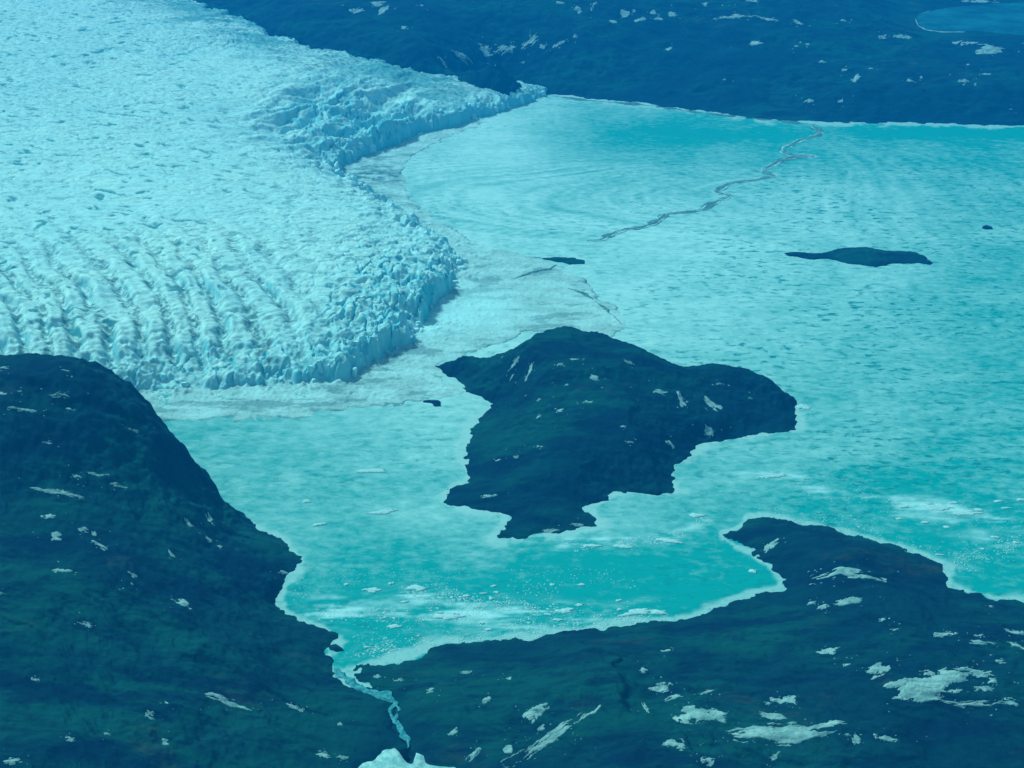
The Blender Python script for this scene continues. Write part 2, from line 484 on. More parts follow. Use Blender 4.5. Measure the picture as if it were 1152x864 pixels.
# the low hill along the near shore, with its headland
us = np.r_[np.arange(372, 1240, 1.6), 1300, 1400, 1550, 1800]
vv = np.r_[np.arange(568, 960, 1.4), 980, 1010, 1060]
FRONT = terrain(us, vv, SH_FRONT, 1,
    peaks=[(900, 606, 18), (960, 622, 24), (1010, 635, 22), (870, 596, 10), (930, 640, 24), (980, 660, 34), (900, 690, 22), (1000, 700, 42), (1100, 700, 36), (820, 715, 22),
           (720, 745, 32), (620, 750, 24), (520, 762, 16), (470, 790, 12), (560, 820, 26), (640, 850, 32), (690, 770, 40), (740, 790, 26), (800, 780, 44), (900, 780, 56), (1000, 780, 66), (1100, 790, 66),
           (1152, 740, 52), (800, 860, 52), (950, 860, 60), (1100, 870, 70), (700, 900, 44), (540, 880, 16), (560, 950, 18), (800, 950, 55), (1100, 950, 70), (1300, 800, 70), (1500, 900, 70), (1300, 730, 40), (1700, 850, 60)],
    sky_pts=[], amp=.85, lowz=-7, seed=4.0, carve=True, scarps=[([(752, 826), (735, 800), (716, 777), (698, 757)], 8), ([(930, 800), (860, 800), (790, 792)], 7), ([(1150, 745), (1060, 745), (1000, 765)], 8), ([(1010, 668), (940, 660), (880, 668)], 6)], close=[gpoly([(2000, 1200), (470, 1200)])])
tag(FRONT.build('near_hill', M['land'], zmin=-7), kind='structure')
# the hills beyond the lake
us = np.r_[-500, -300, -100, 0, np.arange(90, 1230, 2.0), 1260, 1320, 1400, 1550, 1800]
vv = np.r_[-75, -70, -65, np.arange(-60, 160, 0.5)]
GL_MARGIN = [(-200, -60, 215), (60, -40, 210), (180, -14, 195), (232, 6, 185), (285, 26, 168), (330, 45, 152), (390, 61, 132), (440, 74, 112), (500, 84, 88), (560, 91, 58), (612, 100, 20)]
mg = [far_pt(u, v, z - 4) for u, v, z in GL_MARGIN]
below = [far_pt(u - 22, v + 9, z - 75) for u, v, z in GL_MARGIN]
FAR = terrain(us, vv, SH_FAR, -1,
    peaks=[(640, 90, 40), (560, 70, 130), (480, 55, 160), (400, 35, 190), (330, 18, 215), (700, 85, 55), (800, 95, 55), (900, 100, 62), (1000, 108, 60), (1100, 112, 60), (650, 50, 135), (760, 55, 120),
           (870, 60, 120), (980, 70, 105), (1100, 75, 95), (600, 10, 220), (750, 10, 205), (900, 15, 190), (990, 22, 160), (1060, 45, 112), (1150, 45, 112), (1040, 24, 108), (1090, 22, 106), (1150, 20, 106), (1090, 6, 110), (1150, 4, 110),
           (450, -8, 250), (700, -15, 250), (900, -15, 230), (1100, -12, 150), (300, -20, 260), (1300, 60, 120), (1500, 80, 120), (1300, 10, 200), (1700, 60, 200)],
    sky_pts=[], extra=mg, amp=1.15, zmax=420, lowz=-10, step=150, seed=8.0, cap=400, fall=1.1,
    close=[gpoly([(2200, 150), (2200, -90), (-700, -90)]), [m_[:2] for m_ in mg]])
xt, yt = G(1110, 24, 106)
TARN_Z = 106.0
flat = 1 - sstep(.75, 1.35, np.hypot((FAR.X - xt) / 480, (FAR.Y - yt) / 620))
tarn_p = gpoly([(1029, 22), (1034, 15), (1060, 9), (1100, 4), (1160, 0), (1230, 0), (1230, 46), (1160, 41), (1100, 35), (1060, 36.5), (1040, 34)], TARN_Z)
td = sdf(FAR.X, FAR.Y, tarn_p)
FAR.Z = np.where(td > -260, FAR.Z * sstep(0, 260, -td) + (TARN_Z - .035 * td.clip(-260, 160)) * (1 - sstep(0, 260, -td)), FAR.Z)
tag(FAR.build('far_hill', M['land_far'], zmin=-9), kind='structure')

# ------------------------------------------------------------------ lake
us = np.r_[-700, -450, -300, -200, -120, -80, np.arange(-40, 1200, 2.0), 1230, 1280, 1350, 1500, 1800]
vv = np.r_[np.arange(84, 200, 1.0), np.arange(200, 776, 1.8)]
LK = Field(us, vv)
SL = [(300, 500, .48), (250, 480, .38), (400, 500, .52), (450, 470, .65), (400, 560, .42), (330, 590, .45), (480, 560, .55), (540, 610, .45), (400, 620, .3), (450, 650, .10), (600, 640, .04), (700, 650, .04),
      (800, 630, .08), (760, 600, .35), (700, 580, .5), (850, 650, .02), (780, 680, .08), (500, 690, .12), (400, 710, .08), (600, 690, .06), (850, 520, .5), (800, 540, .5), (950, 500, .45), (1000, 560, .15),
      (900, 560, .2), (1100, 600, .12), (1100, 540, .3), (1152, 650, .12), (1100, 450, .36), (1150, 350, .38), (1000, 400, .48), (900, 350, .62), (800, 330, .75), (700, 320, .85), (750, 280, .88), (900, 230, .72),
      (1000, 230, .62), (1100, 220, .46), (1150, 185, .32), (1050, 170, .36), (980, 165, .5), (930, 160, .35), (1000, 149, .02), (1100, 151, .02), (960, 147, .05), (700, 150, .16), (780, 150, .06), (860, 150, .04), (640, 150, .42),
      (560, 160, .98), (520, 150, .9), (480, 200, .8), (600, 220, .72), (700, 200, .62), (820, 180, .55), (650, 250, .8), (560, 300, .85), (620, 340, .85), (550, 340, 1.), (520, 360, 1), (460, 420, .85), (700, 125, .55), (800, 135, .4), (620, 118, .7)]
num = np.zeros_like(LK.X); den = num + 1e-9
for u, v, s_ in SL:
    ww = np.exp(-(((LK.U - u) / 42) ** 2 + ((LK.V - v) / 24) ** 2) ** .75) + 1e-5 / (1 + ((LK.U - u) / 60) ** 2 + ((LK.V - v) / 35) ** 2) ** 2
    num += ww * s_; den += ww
slush_sheen = num / den  # slush cover, with light reflected off the water painted into its paleness
X, Y = LK.X, LK.Y
# long drift bands in the slush: across the bay and fanning out from the far end of the lead
ex, ey = G(921, 143)
ang = np.arctan2(Y - ey, X - ex); rad = np.hypot(X - ex, Y - ey)
wv = 1.3 * fbm(X, Y, 700, 4)
wA = np.exp(-((LK.U - 640) / 260) ** 2 - ((LK.V - 230) / 60) ** 2)
ay_ = float(G(600, 224)[1]); par = X - .0050 * (Y - ay_) ** 2
pband = perlin(par / 62 + 1.0 * fbm(X, Y, 300, 3, off=15), Y / 900) + .7 * perlin(par / 27 + 1.4 * fbm(X, Y, 300, 3, off=15), Y / 700 + 4)
wP = sstep(430, 500, LK.U) * sstep(930, 700, LK.U) * sstep(168, 195, LK.V) * sstep(300, 262, LK.V)
band = perlin(Y / 80 + wv + 4e-7 * X * X, X / 900) + .8 * perlin(Y / 34 + wv * 1.6 + 1e-6 * X * X, X / 700 + 9)
wB = sstep(880, 960, LK.U + (LK.V - 150) * .5) * sstep(420, 200, LK.V)
rays = perlin(ang * 17 + wv * 1.6, rad / 900) + .5 * perlin(ang * 40 + wv * 2.5, rad / 500)
slush_sheen = slush_sheen * .93 + .26 * wP * pband + .12 * wA * (1 - wP) * band + .11 * wB * rays + .06 * fbm(X, Y * 1.6, 240, 4, off=3)
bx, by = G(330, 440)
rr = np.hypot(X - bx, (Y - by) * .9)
slush_sheen += .10 * np.exp(-((LK.U - 300) / 120) ** 2 - ((LK.V - 525) / 60) ** 2) * perlin(np.arctan2(Y - by, X - bx) * 9 + fbm(X, Y, 300, 2), rr / 400)
slush_sheen -= .42 * sstep(935, 990, LK.U) * np.exp(-((LK.V - 150.5 - 2.5 * fbm(X, Y, 500, 3)) / 6) ** 2) + .24 * np.exp(-((LK.U - 775) / 105) ** 2 - ((LK.V - 150) / 15) ** 2)
LK.attr['slush_sheen'] = np.clip(slush_sheen, -.15, 1.05) ** 1 * 1.0 - .10 * sstep(.75, .3, slush_sheen)
dash = .40 + .50 * sstep(640, 1000, LK.U) * sstep(140, 200, LK.V) * sstep(640, 560, LK.V)
dash *= 1 - .6 * np.exp(-((LK.U - 600) / 130) ** 2 - ((LK.V - 170) / 40) ** 2)
LK.attr['dash'] = np.clip(dash * (1 + .8 * fbm(X, Y, 260, 3, off=6)), 0, 1)
# drift lines of brash ice
def drift(pts, width, strength):
    p = gpoly(pts); d = seg_dist(X + 25 * fbm(X, Y, 120, 3), Y + 25 * fbm(X, Y, 120, 3, off=4), resample(p, 60))
    return strength * np.exp(-(d / width) ** 2)
st = drift([(455, 665), (500, 676), (560, 684), (620, 688)], 26, .75)
st = np.maximum(st, drift([(360, 688), (430, 690), (520, 696), (640, 700), (720, 696)], 30, .75))
st = np.maximum(st, drift([(640, 614), (700, 612), (750, 606), (800, 584)], 16, .6))
st = np.maximum(st, drift([(905, 548), (960, 556), (1010, 565), (1060, 572), (1152, 590)], 24, .55))
st = np.maximum(st, drift([(1000, 570), (1070, 590), (1152, 620)], 26, .3))
st = np.maximum(st, drift([(820, 532), (860, 535), (900, 538)], 14, .4))
LK.attr['streak'] = np.clip(st * (.30 + 1.9 * fbm(X * .28, Y * 1.3, 40, 5, .65, off=2).clip(-.2, 1)), 0, .85)
shore = np.zeros_like(X)
for ln, wd in ((SH_LEFT[1:], 16), (SH_FRONT[9:], 14), (SH_ISLE, 21), (SH_FAR, 45)):
    p = resample(gpoly(ln), 20); d = seg_dist(X, Y, p)
    wl = wd * (.95 + 1.1 * fbm(X, Y, 110, 5, .62, off=1))
    shore = np.maximum(shore, sstep(1.25, .55, d / np.maximum(wl, 3)))
LK.attr['shore'] = shore
LK.Z = .25 * fbm(X, Y, 60, 3)
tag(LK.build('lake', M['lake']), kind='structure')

# ------------------------------------------------------------------ island
us = np.arange(478, 912, 1.15); vv = np.arange(372, 612, .85)
ISLE = terrain(us, vv, SH_ISLE, -1,
    peaks=[(640, 425, 86), (600, 430, 68), (560, 428, 34), (530, 420, 16), (690, 420, 86), (630, 480, 58), (580, 480, 34), (680, 490, 58), (720, 470, 58), (700, 530, 26), (620, 530, 34), (570, 530, 20), (545, 552, 10), (600, 575, 14), (620, 590, 7),
           (735, 505, 34), (760, 450, 52), (800, 445, 46), (850, 450, 32), (800, 475, 26), (870, 470, 14), (745, 535, 12), (770, 480, 28)],
    sky_pts=[(500, 409, 8), (519, 401, 30), (550, 399, 46), (588, 388, 74), (604, 378, 92), (620, 370, 100), (651, 369, 103), (685, 377, 97), (727, 394, 82), (766, 410, 62), (787, 409, 56), (835, 416, 46), (870, 430, 28), (892, 447, 6)],
    amp=.42, lowz=-7, scarps=[([(745, 545), (725, 500), (700, 455), (660, 420)], 5)], far_drop=.75, zmax=96, seed=13.0, step=30, back_rev=True)
isle = tag(ISLE.build('island', M['land'], zmin=-6), 'large dark rocky island with two humps in the middle of the pale lake', 'island')

def islet(outline_top, outline_bot, hmax, name, label, seed, res=.6):
    pts = outline_top + outline_bot[::-1]
    poly = gpoly(pts)
    u0, v0 = np.min(pts, 0); u1, v1 = np.max(pts, 0)
    f = Field(np.arange(u0 - 4, u1 + 4, res), np.arange(v0 - 3, v1 + 3, res * .4))
    d = sdf(f.X, f.Y, poly)
    d = d + 5 * fbm(f.X, f.Y, 30, 3, off=seed)
    wd = max(12.0, d.max())
    f.Z = np.where(d > 0, hmax * np.sqrt(np.clip(d / wd, 0, 1)) * (1 + .35 * fbm(f.X, f.Y, 60, 4, off=seed)), d * .4).clip(-6, 99)
    o = f.build(name, M['land'], zmin=-4)
    return tag(o, label, 'islet'), f
islet([(882, 285), (905, 284), (925, 286), (940, 281), (958, 279.5), (975, 279), (1000, 283), (1030, 284), (1040, 289), (1049, 296)],
      [(884, 287), (900, 290), (912, 292), (932, 291), (945, 295), (965, 298), (985, 300.5), (1005, 297), (1035, 296), (1047, 298)], 15, 'islet',
      'long low dark islet with pointed ends in the right of the lake', 2.0)
islet([(610, 291), (625, 289.5), (645, 290), (660, 293)], [(612, 292), (625, 294.5), (640, 297.5), (658, 297)], 6, 'islet', 'small flat dark islet close to the tip of the ice front', 3.0, .4)
islet([(478, 451), (484, 450), (492, 450.5), (497, 453)], [(478, 452.5), (486, 453), (490, 457), (496, 457)], 4, 'islet', 'tiny dark rock islet left of the large island', 4.0, .25)
islet([(1105, 255), (1110, 254), (1116, 256)], [(1105, 257), (1110, 258), (1116, 258)], 6, 'islet', 'lone tiny dark rock far out near the right side of the lake', 5.0, .25)
islet([(372, 727), (378, 725.5), (384, 729)], [(372, 731), (378, 733), (385, 732)], 4, 'islet', 'small round dark rock in the narrows below the left hill', 6.0, .25)

# ------------------------------------------------------------------ glacier
glacier = empty('glacier', (*map(float, G(300, 300)), 0))
tag(glacier, 'huge pale blue crevassed glacier flowing into the lake from the left', 'glacier')
front_pix = [(-500, 440), (-200, 440), (0, 440), (100, 441), (170, 440), (230, 438), (300, 434), (360, 431), (392, 430), (402, 421), (418, 408), (440, 398), (462, 388), (476, 368),
             (488, 345), (500, 334), (511, 322), (526, 297), (510, 284), (486, 262), (462, 247), (440, 233), (418, 218), (392, 206), (376, 196), (384, 186), (412, 176), (440, 164), (476, 151), (520, 139), (566, 126), (616, 107)]
mar = [(u, v, max(z - 22, 0)) for u, v, z in GL_MARGIN[::-1]]
GP = np.vstack([gpoly(front_pix), [[float(a) for a in G(u, v, z)] for u, v, z in mar], [[float(a) for a in G(-500, -60, 240)], [float(a) for a in G(-1200, 100, 200)], [float(a) for a in G(-1200, 400, 100)]]])
us = np.r_[-700, -500, -350, -250, -160, -110, -70, np.arange(-50, 636, 1.0)]
vv = np.r_[np.arange(-20, 200, .55), np.arange(200, 450, .62)]
GLF = Field(us, vv)
X, Y = GLF.X, GLF.Y
crest = [(-200, 385, 82), (0, 385, 78), (100, 405, 58), (200, 420, 31), (300, 417, 32), (380, 407, 44), (430, 370, 66), (460, 340, 66), (490, 300, 60), (505, 288, 46), (470, 245, 50), (430, 222, 48), (385, 192, 46), (400, 165, 50), (440, 140, 62), (480, 124, 62), (520, 116, 58), (570, 105, 46), (606, 101, 26)]
inner = [(100, 330, 92), (250, 330, 84), (350, 320, 84), (420, 290, 84), (380, 240, 82), (300, 240, 100), (330, 180, 96), (200, 200, 118), (60, 220, 120), (350, 130, 100), (300, 110, 130), (400, 100, 112), (450, 92, 96), (530, 94, 74), (250, 70, 150), (340, 75, 138), (150, 100, 150), (50, 120, 150),
         (0, 30, 200), (120, 30, 190), (220, 25, 184), (-100, 150, 160), (-300, 200, 160), (-300, 0, 230), (100, -20, 215), (-500, 350, 100)]
base = TPS(world_pts(crest + inner + [(u, v, z) for u, v, z in GL_MARGIN]), 5e-5)(X, Y).clip(15, 300)
iu, iv = P(X, Y, base)
d = sdf(X, Y, GP)
d = d + 20 * fbm(X, Y, 120, 4, .55) * sstep(250, 20, np.abs(d)) + 7 * fbm(X, Y, 26, 3, off=3)
edge = np.exp(-np.clip(d, 0, None) / 130)
# strongly broken ice: the calving corner and the steep bay
brk = np.exp(-((iu - 455) / 75) ** 2 - ((iv - 335) / 60) ** 2) + .6 * np.exp(-((iu - 395) / 85) ** 2 - ((iv - 140) / 48) ** 2) + .35 * np.exp(-((iu - 250) / 75) ** 2 - ((iv - 46) / 15) ** 2) + .5 * np.exp(-((iu - 300) / 120) ** 2 - ((iv - 405) / 22) ** 2)
brk = np.clip(brk, 0, 1)
wx = X + 26 * fbm(X, Y, 160, 3, off=2); wy = Y + 26 * fbm(X, Y, 160, 3, off=7)
# transverse hummocks everywhere
c, s = math.cos(-.35), math.sin(-.35)
hx, hy = c * wx + s * wy, -s * wx + c * wy
def rows(ang_, k1, k2, sx, sy, o_):
    ca_, sa_ = math.cos(ang_), math.sin(ang_)
    a_, b_ = (ca_ * wx + sa_ * wy) / sx, (-sa_ * wx + ca_ * wy) / sy
    n1 = np.abs(perlin(a_ + o_, b_)); n2 = np.abs(perlin(a_ * 2.1 + 7, b_ * 2.3 + o_))
    br = sstep(-.30, .25, fbm(wx, wy, 90, 3, off=o_ + 3))
    return k1 * sstep(.02, .20, n1) * (.35 + .65 * br) + k2 * sstep(.0, .30, n2), sstep(.10, .0, n1) * br
r1, c1 = rows(.10, 5.2, 2.4, 150, 52, 1.3)      # nearly level rows on the upper ice
r2, c2_ = rows(.62, 5.2, 2.4, 140, 44, 5.1)     # rows that swing round towards the calving corner
wr = sstep(170, 270, iv + .25 * (iu - 200))
r3, c3 = rows(.18, 2.6, 1.3, 58, 19, 9.2)
r4, c4 = rows(.70, 2.6, 1.3, 54, 17, 2.7)
hum = .8 * (r1 * (1 - wr) + r2 * wr) + r3 * (1 - wr) + r4 * wr - 7
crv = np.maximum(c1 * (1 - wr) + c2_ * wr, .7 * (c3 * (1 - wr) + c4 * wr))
# bigger swells
swl = 5 * fbm(wx, wy, 330, 3, off=4)
# arched pressure bands in the lower left
q = iu - .92 * (iv - 285) + .0042 * np.clip(iv - 300, 0, None) ** 2
ph = q / 35 + .38 * fbm(X, Y, 260, 4, off=5)
wb = sstep(430, 260, iu) * sstep(275, 330, iv) * sstep(418, 398, iv)
wb = np.maximum(wb, .55 * sstep(430, 240, iu) * sstep(215, 300, iv) * sstep(418, 398, iv))
bt = np.sin(2 * np.pi * ph)
saw = bt + .35 * np.sin(4 * np.pi * ph + .9)
bandh = 10.5 * wb * saw * (.75 + .9 * fbm(X, Y, 150, 3, off=12))
comb = wb * 2.0 * perlin(ph * 1.2, (iv + .35 * iu) / 4.2)
# blocks split by crevasses
f1, f2, cid = worley(hx * 1.0 + 8 * fbm(X, Y, 40, 3, off=41), hy * .55 + 8 * fbm(X, Y, 40, 3, off=42), 40)
f1b, f2b, cidb = worley(hx * .8 + 300, hy, 17)
blocks = (cid - .5) * 17 + (cidb - .5) * 8 - 26 * sstep(.13, .02, f2 - f1) * (fbm(X, Y, 90, 2, off=44) > -.12) - 5 * sstep(.16, .02, f2b - f1b)
# fins of ice running down into the bay
c2, s2 = math.cos(.95), math.sin(.95)
gx, gy = c2 * wx + s2 * wy, -s2 * wx + c2 * wy
fin = (ridged(gx * .30, gy, 130, 4, .5, off=3) - 1.1) * 36
wf = np.clip(np.exp(-((iu - 390) / 85) ** 2 - ((iv - 128) / 42) ** 2) * 1.15, 0, 1)
pit = sstep(.36, .60, fbm(hx * .55, hy * 1.0, 30, 3, .5, off=21))
surf = base + swl + hum * (.55 + .5 * edge) * (1 - .5 * wb) + bandh + comb + blocks * np.clip(brk * .72 + .16 * edge * edge, 0, 1) + fin * wf - 3.0 * pit
cw = (.55 + .45 * sstep(150, 260, iv)) * 24 + (.3 + .7 * sstep(150, 260, iv)) * 84 * sstep(-.15, .6, fbm(X, Y, 130, 4, .6, off=31))
surf = base + (surf - base) - 26 * np.exp(-np.clip(d, 0, None) / 90) * fbm(X, Y, 95, 4, .6, off=61).clip(-.15, 1)
prof = .62 * sstep(0, 1, d / (cw * .55)) + .20 * sstep(.45, 1, d / cw) + .18 * sstep(0, 1, d / (cw * 3.2))
GLF.Z = np.where(d > 0, surf * prof, -6 + 0 * d) - .5
# margin against the far hills thins gently
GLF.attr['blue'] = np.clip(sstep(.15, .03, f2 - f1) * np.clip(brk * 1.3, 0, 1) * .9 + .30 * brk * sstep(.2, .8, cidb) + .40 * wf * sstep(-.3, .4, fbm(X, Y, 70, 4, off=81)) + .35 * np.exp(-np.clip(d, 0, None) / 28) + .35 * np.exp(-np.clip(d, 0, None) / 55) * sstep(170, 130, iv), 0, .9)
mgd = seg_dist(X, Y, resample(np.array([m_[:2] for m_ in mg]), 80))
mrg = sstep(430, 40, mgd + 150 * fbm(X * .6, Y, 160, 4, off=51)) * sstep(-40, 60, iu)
GLF.attr['dirt_shade'] = .75 * mrg + .62 * crv * (1 - brk) + np.clip(wb * sstep(.45, -.55, saw) * 1.1 + .16 + .22 * sstep(330, 150, iu) * sstep(220, 90, iv), 0, 1)  # dirt bands and margin debris, with trough and crevasse shade painted in
tng = np.exp(-((iu - 478) / 62) ** 2 - ((iv - 108) / 15) ** 2)
GLF.attr['pool_teal'] = .75 * np.maximum(mrg, .9 * tng) * sstep(-.45, .25, fbm(X * .35, Y, 110, 5, .6, off=52)) + pit * sstep(.05, .30, fbm(X, Y, 240, 3, off=9) + .22) * (1 - brk) * .95 * (.35 + .65 * sstep(380, 150, iu))  # melt pools in the pits; dark teal tone over margin and far tongue
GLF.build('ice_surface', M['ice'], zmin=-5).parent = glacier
glacier_inv = Vector(glacier.location)
for ch in glacier.children: ch.location = -glacier_inv

# ------------------------------------------------------------------ seracs on the ice front
def serac_mesh(k):
    r = random.Random(k); n = r.choice((5, 6, 7)); rings = 5; co = []; fc = []
    rad0 = [r.uniform(.75, 1.25) for _ in range(n)]; a0 = r.random() * 6
    lean = (r.uniform(-.22, .22), r.uniform(-.22, .22)); tx, ty = r.uniform(-.5, .5), r.uniform(-.5, .5)
    for i in range(rings):
        t = i / (rings - 1)
        for j in range(n):
            a = a0 + j * 2 * math.pi / n
            rr_ = rad0[j] * (1.12 - .42 * t ** 1.5) * r.uniform(.86, 1.14)
            z = t
            if i == rings - 1: z = 1 + .16 * (tx * math.cos(a) + ty * math.sin(a)) + r.uniform(-.07, .07)
            co.append((.5 * rr_ * math.cos(a) + lean[0] * t, .5 * rr_ * math.sin(a) + lean[1] * t, z))
    co.append((lean[0] * 1.1 + r.uniform(-.15, .15), lean[1] * 1.1 + r.uniform(-.15, .15), 1.06))
    for i in range(rings - 1):
        for j in range(n):
            fc.append((i * n + j, i * n + (j + 1) % n, (i + 1) * n + (j + 1) % n, (i + 1) * n + j))
    for j in range(n): fc.append(((rings - 1) * n + j, (rings - 1) * n + (j + 1) % n, rings * n))
    me = bpy.data.meshes.new('serac'); me.from_pydata(co, [], fc); me.materials.append(M['serac']); me.update()
    return me
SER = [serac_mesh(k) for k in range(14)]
GLs = GLF.sample
cnt = 0
fr = resample(gpoly(front_pix[4:]), 13.0)
tn = np.gradient(fr, axis=0); tn /= np.linalg.norm(tn, axis=1)[:, None]
nin = np.c_[-tn[:, 1], tn[:, 0]]
mid = fr + nin * 30
if inside(mid[:, 0], mid[:, 1], GP).mean() < .5: nin = -nin
for i, (x, y) in enumerate(fr):
    pu, pv = P(x, y, 0)
    dens = .26
    if 395 < pu < 520 and pv > 300: dens = .6
    if pu < 470 and 170 < pv < 215: dens = .8
    if pv < 150: dens = .35
    for row in range(2):
        if random.random() > dens: continue
        off = random.uniform(8, 22) if row == 0 else random.uniform(24, 60)
        px, py = x + nin[i, 0] * off + random.uniform(-6, 6), y + nin[i, 1] * off + random.uniform(-6, 6)
        top = float(GLs(px + nin[i, 0] * 24, py + nin[i, 1] * 24))
        if top < 12: continue
        here = float(GLs(px, py))
        h = max(min(top * random.uniform(.35, .9), here + random.uniform(2, 10)), 6)
        if row == 1: h = here + random.uniform(2, 8)
        wdt = random.uniform(8, 24) * (1.25 if dens > .7 else 1)
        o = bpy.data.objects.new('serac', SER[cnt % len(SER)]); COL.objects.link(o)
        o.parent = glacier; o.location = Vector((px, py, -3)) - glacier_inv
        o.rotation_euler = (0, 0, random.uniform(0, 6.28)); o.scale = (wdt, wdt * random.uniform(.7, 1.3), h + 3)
        cnt += 1
print('seracs', cnt)

# ------------------------------------------------------------------ brash ice packed in front of the glacier
ML_PIX = [(150, 436), (395, 424), (425, 398), (460, 385), (480, 350), (505, 320), (515, 296), (500, 275), (465, 245), (435, 225), (385, 204), (380, 190), (410, 176), (450, 160), (500, 146), (540, 136), (552, 137), (510, 152),
          (462, 176), (452, 196), (462, 225), (500, 255), (545, 276), (600, 288), (650, 310), (690, 345), (704, 368), (690, 380), (600, 374), (500, 405), (492, 418), (525, 441), (470, 451), (395, 459), (340, 469), (260, 472), (150, 474)]
f = Field(np.arange(140, 715, 1.3), np.r_[np.arange(132, 480, .9)])
X, Y = f.X, f.Y
mp_ = gpoly(ML_PIX)
d = sdf(X, Y, mp_) + 16 * fbm(X, Y, 70, 4, .6, off=2)
fd = -sdf(X, Y, GP)
rough = 1.0 + 3.6 * np.exp(-np.clip(fd, 0, None) / 45)
f1, f2, cid = worley(X * .8 + 9 * fbm(X, Y, 30, 2), Y + 9 * fbm(X, Y, 30, 2, off=3), 13)
bumps = np.clip(1 - f1 * 1.5, 0, 1) * (cid ** 2) * 4.2 + .9 * fbm(X, Y, 9, 2, off=6) + 1.0 * fbm(X, Y, 60, 3, off=2)
f.Z = np.where(d > 0, .35 + np.clip(d / 14, 0, 1) * (.5 + bumps * rough * .55), -1.5).clip(-1.5, 14)
mu, mv = P(X, Y, 0)
bay = np.exp(-((mu - 415) / 32) ** 2 - ((mv - 198) / 15) ** 2)
f.attr['dark'] = np.clip(.55 * sstep(.22, .62, fbm(X * .35, Y, 55, 5, .65, off=71)) + np.exp(-((d - 3) / 5) ** 2) * .75 * sstep(-.1, .35, fbm(X, Y, 90, 3, off=8)) + bay * 1.0 * sstep(-.35, .25, fbm(X * .5, Y, 24, 4, .6, off=5)), 0, 1)
f.attr['bright'] = np.clip(np.exp(-((mu - 530) / 55) ** 2 - ((mv - 350) / 24) ** 2) + .8 * np.exp(-((mu - 480) / 20) ** 2 - ((mv - 372) / 16) ** 2) - .35 * fbm(X, Y, 60, 4).clip(0, 1), 0, 1) * .8
mo = f.build('brash_ice', M['melange'], zmin=-1.4)
tag(mo, 'rough grey white brash ice packed along the glacier front', 'brash ice', kind='stuff')

# ------------------------------------------------------------------ winding lead in the lake ice
LEAD = [(660, 271), (676, 270), (689, 263), (704, 258), (722, 256), (738, 250), (746, 244), (751, 240.5), (775, 238.5), (793, 236), (801, 229), (814, 223.5), (824, 219.5), (812, 218.3), (805, 216), (814, 210), (824, 205.5),
        (847, 203), (866, 199.5), (873, 198), (865, 196), (859, 193.5), (863, 189), (871, 184), (881, 180), (892, 177.5), (905, 176.8), (917, 175.8), (904, 174.6), (889, 174.4), (882, 171.5), (884, 167), (892, 162), (902, 157), (918, 153.2), (924, 150), (920, 145.5), (914, 141.5), (906, 139.5)]
def ribbon(name, pix, mat, width, z, parent=None, side=0.0, thick=.4, step=9.0, jit=.35, seed=0, org=(0, 0, 0)):
    p = resample(gpoly(pix), step)
    x, y = p[:, 0], p[:, 1]
    p = p + np.c_[4 * fbm(x, y, 30, 3, off=seed), 4 * fbm(x, y, 30, 3, off=seed + 4)]
    t = np.gradient(p, axis=0); t /= np.linalg.norm(t, axis=1)[:, None] + 1e-9
    nrm = np.c_[-t[:, 1], t[:, 0]]
    wv_ = width * np.clip(1 + jit * 2.4 * fbm(x, y, 70, 4, .6, off=seed + 1), .18, 2.4)
    wv_ *= np.minimum(1, np.minimum(np.arange(len(p)), np.arange(len(p))[::-1]) / 6 + .12)
    cs = [(-.5, -thick), (-.42, 0), (0, thick * .6), (.42, 0), (.5, -thick)]
    co = []
    for (a, dz_) in cs:
        jx = (1 + .35 * fbm(x, y, 14, 2, off=seed + a * 9))
        co.append(np.c_[p + nrm * (wv_ * a * jx)[:, None] + nrm * (side + np.sign(side) * wv_ * .5 if side else 0 * wv_)[:, None] if side else p + nrm * (wv_ * a * jx)[:, None], np.full(len(p), z + dz_)])
    co = np.stack(co, 1); n, m_ = co.shape[:2]
    idx = np.arange(n * m_).reshape(n, m_)
    q_ = np.stack([idx[:-1, :-1], idx[1:, :-1], idx[1:, 1:], idx[:-1, 1:]], -1).reshape(-1, 4)[:, ::-1].copy()
    return mesh_obj(name, co.reshape(-1, 3) - np.array(org), q_, mat, parent)
lead_o = tuple(map(float, G(790, 230))) + (0.0,)
lead = empty('ice_crack', lead_o)
tag(lead, 'long dark winding crack across the pale lake ice to the far shore', 'ice crack')
ribbon('open_water', LEAD, M['lead'], 15, .55, lead, thick=.2, jit=1.0, org=lead_o)
ribbon('ice_rim', LEAD, M['rim'], 4, .7, lead, side=6, thick=1.0, jit=1.3, seed=3, org=lead_o)
ribbon('ice_rim', LEAD, M['rim'], 4, .7, lead, side=-6, thick=1.0, jit=1.3, seed=6, org=lead_o)
LEAD2 = [(575, 315), (590, 310), (605, 305), (618, 303), (626, 298)]
o2 = tuple(map(float, G(600, 307))) + (0.0,)
l2 = empty('ice_crack', o2)
tag(l2, 'short thin dark crack in the ice beside the small flat islet', 'ice crack')
ribbon('open_water', LEAD2, M['lead'], 8, 2.2, l2, thick=.4, jit=.5, org=o2)
LEAD3 = [(640, 325), (655, 330), (668, 338), (680, 347), (690, 356), (699, 366)]
o3 = tuple(map(float, G(670, 340))) + (0.0,)
l3 = empty('ice_crack', o3)
tag(l3, 'thin broken crack in the ice above the large island', 'ice crack')
ribbon('open_water', LEAD3, M['lead'], 6, 2.2, l3, thick=.4, jit=.7, org=o3)
FSH = [(600, 105), (660, 113), (700, 116), (740, 119.5), (780, 126), (820, 130.5), (860, 134.5), (905, 138.8)]
o4 = tuple(map(float, G(760, 124))) + (0.0,)
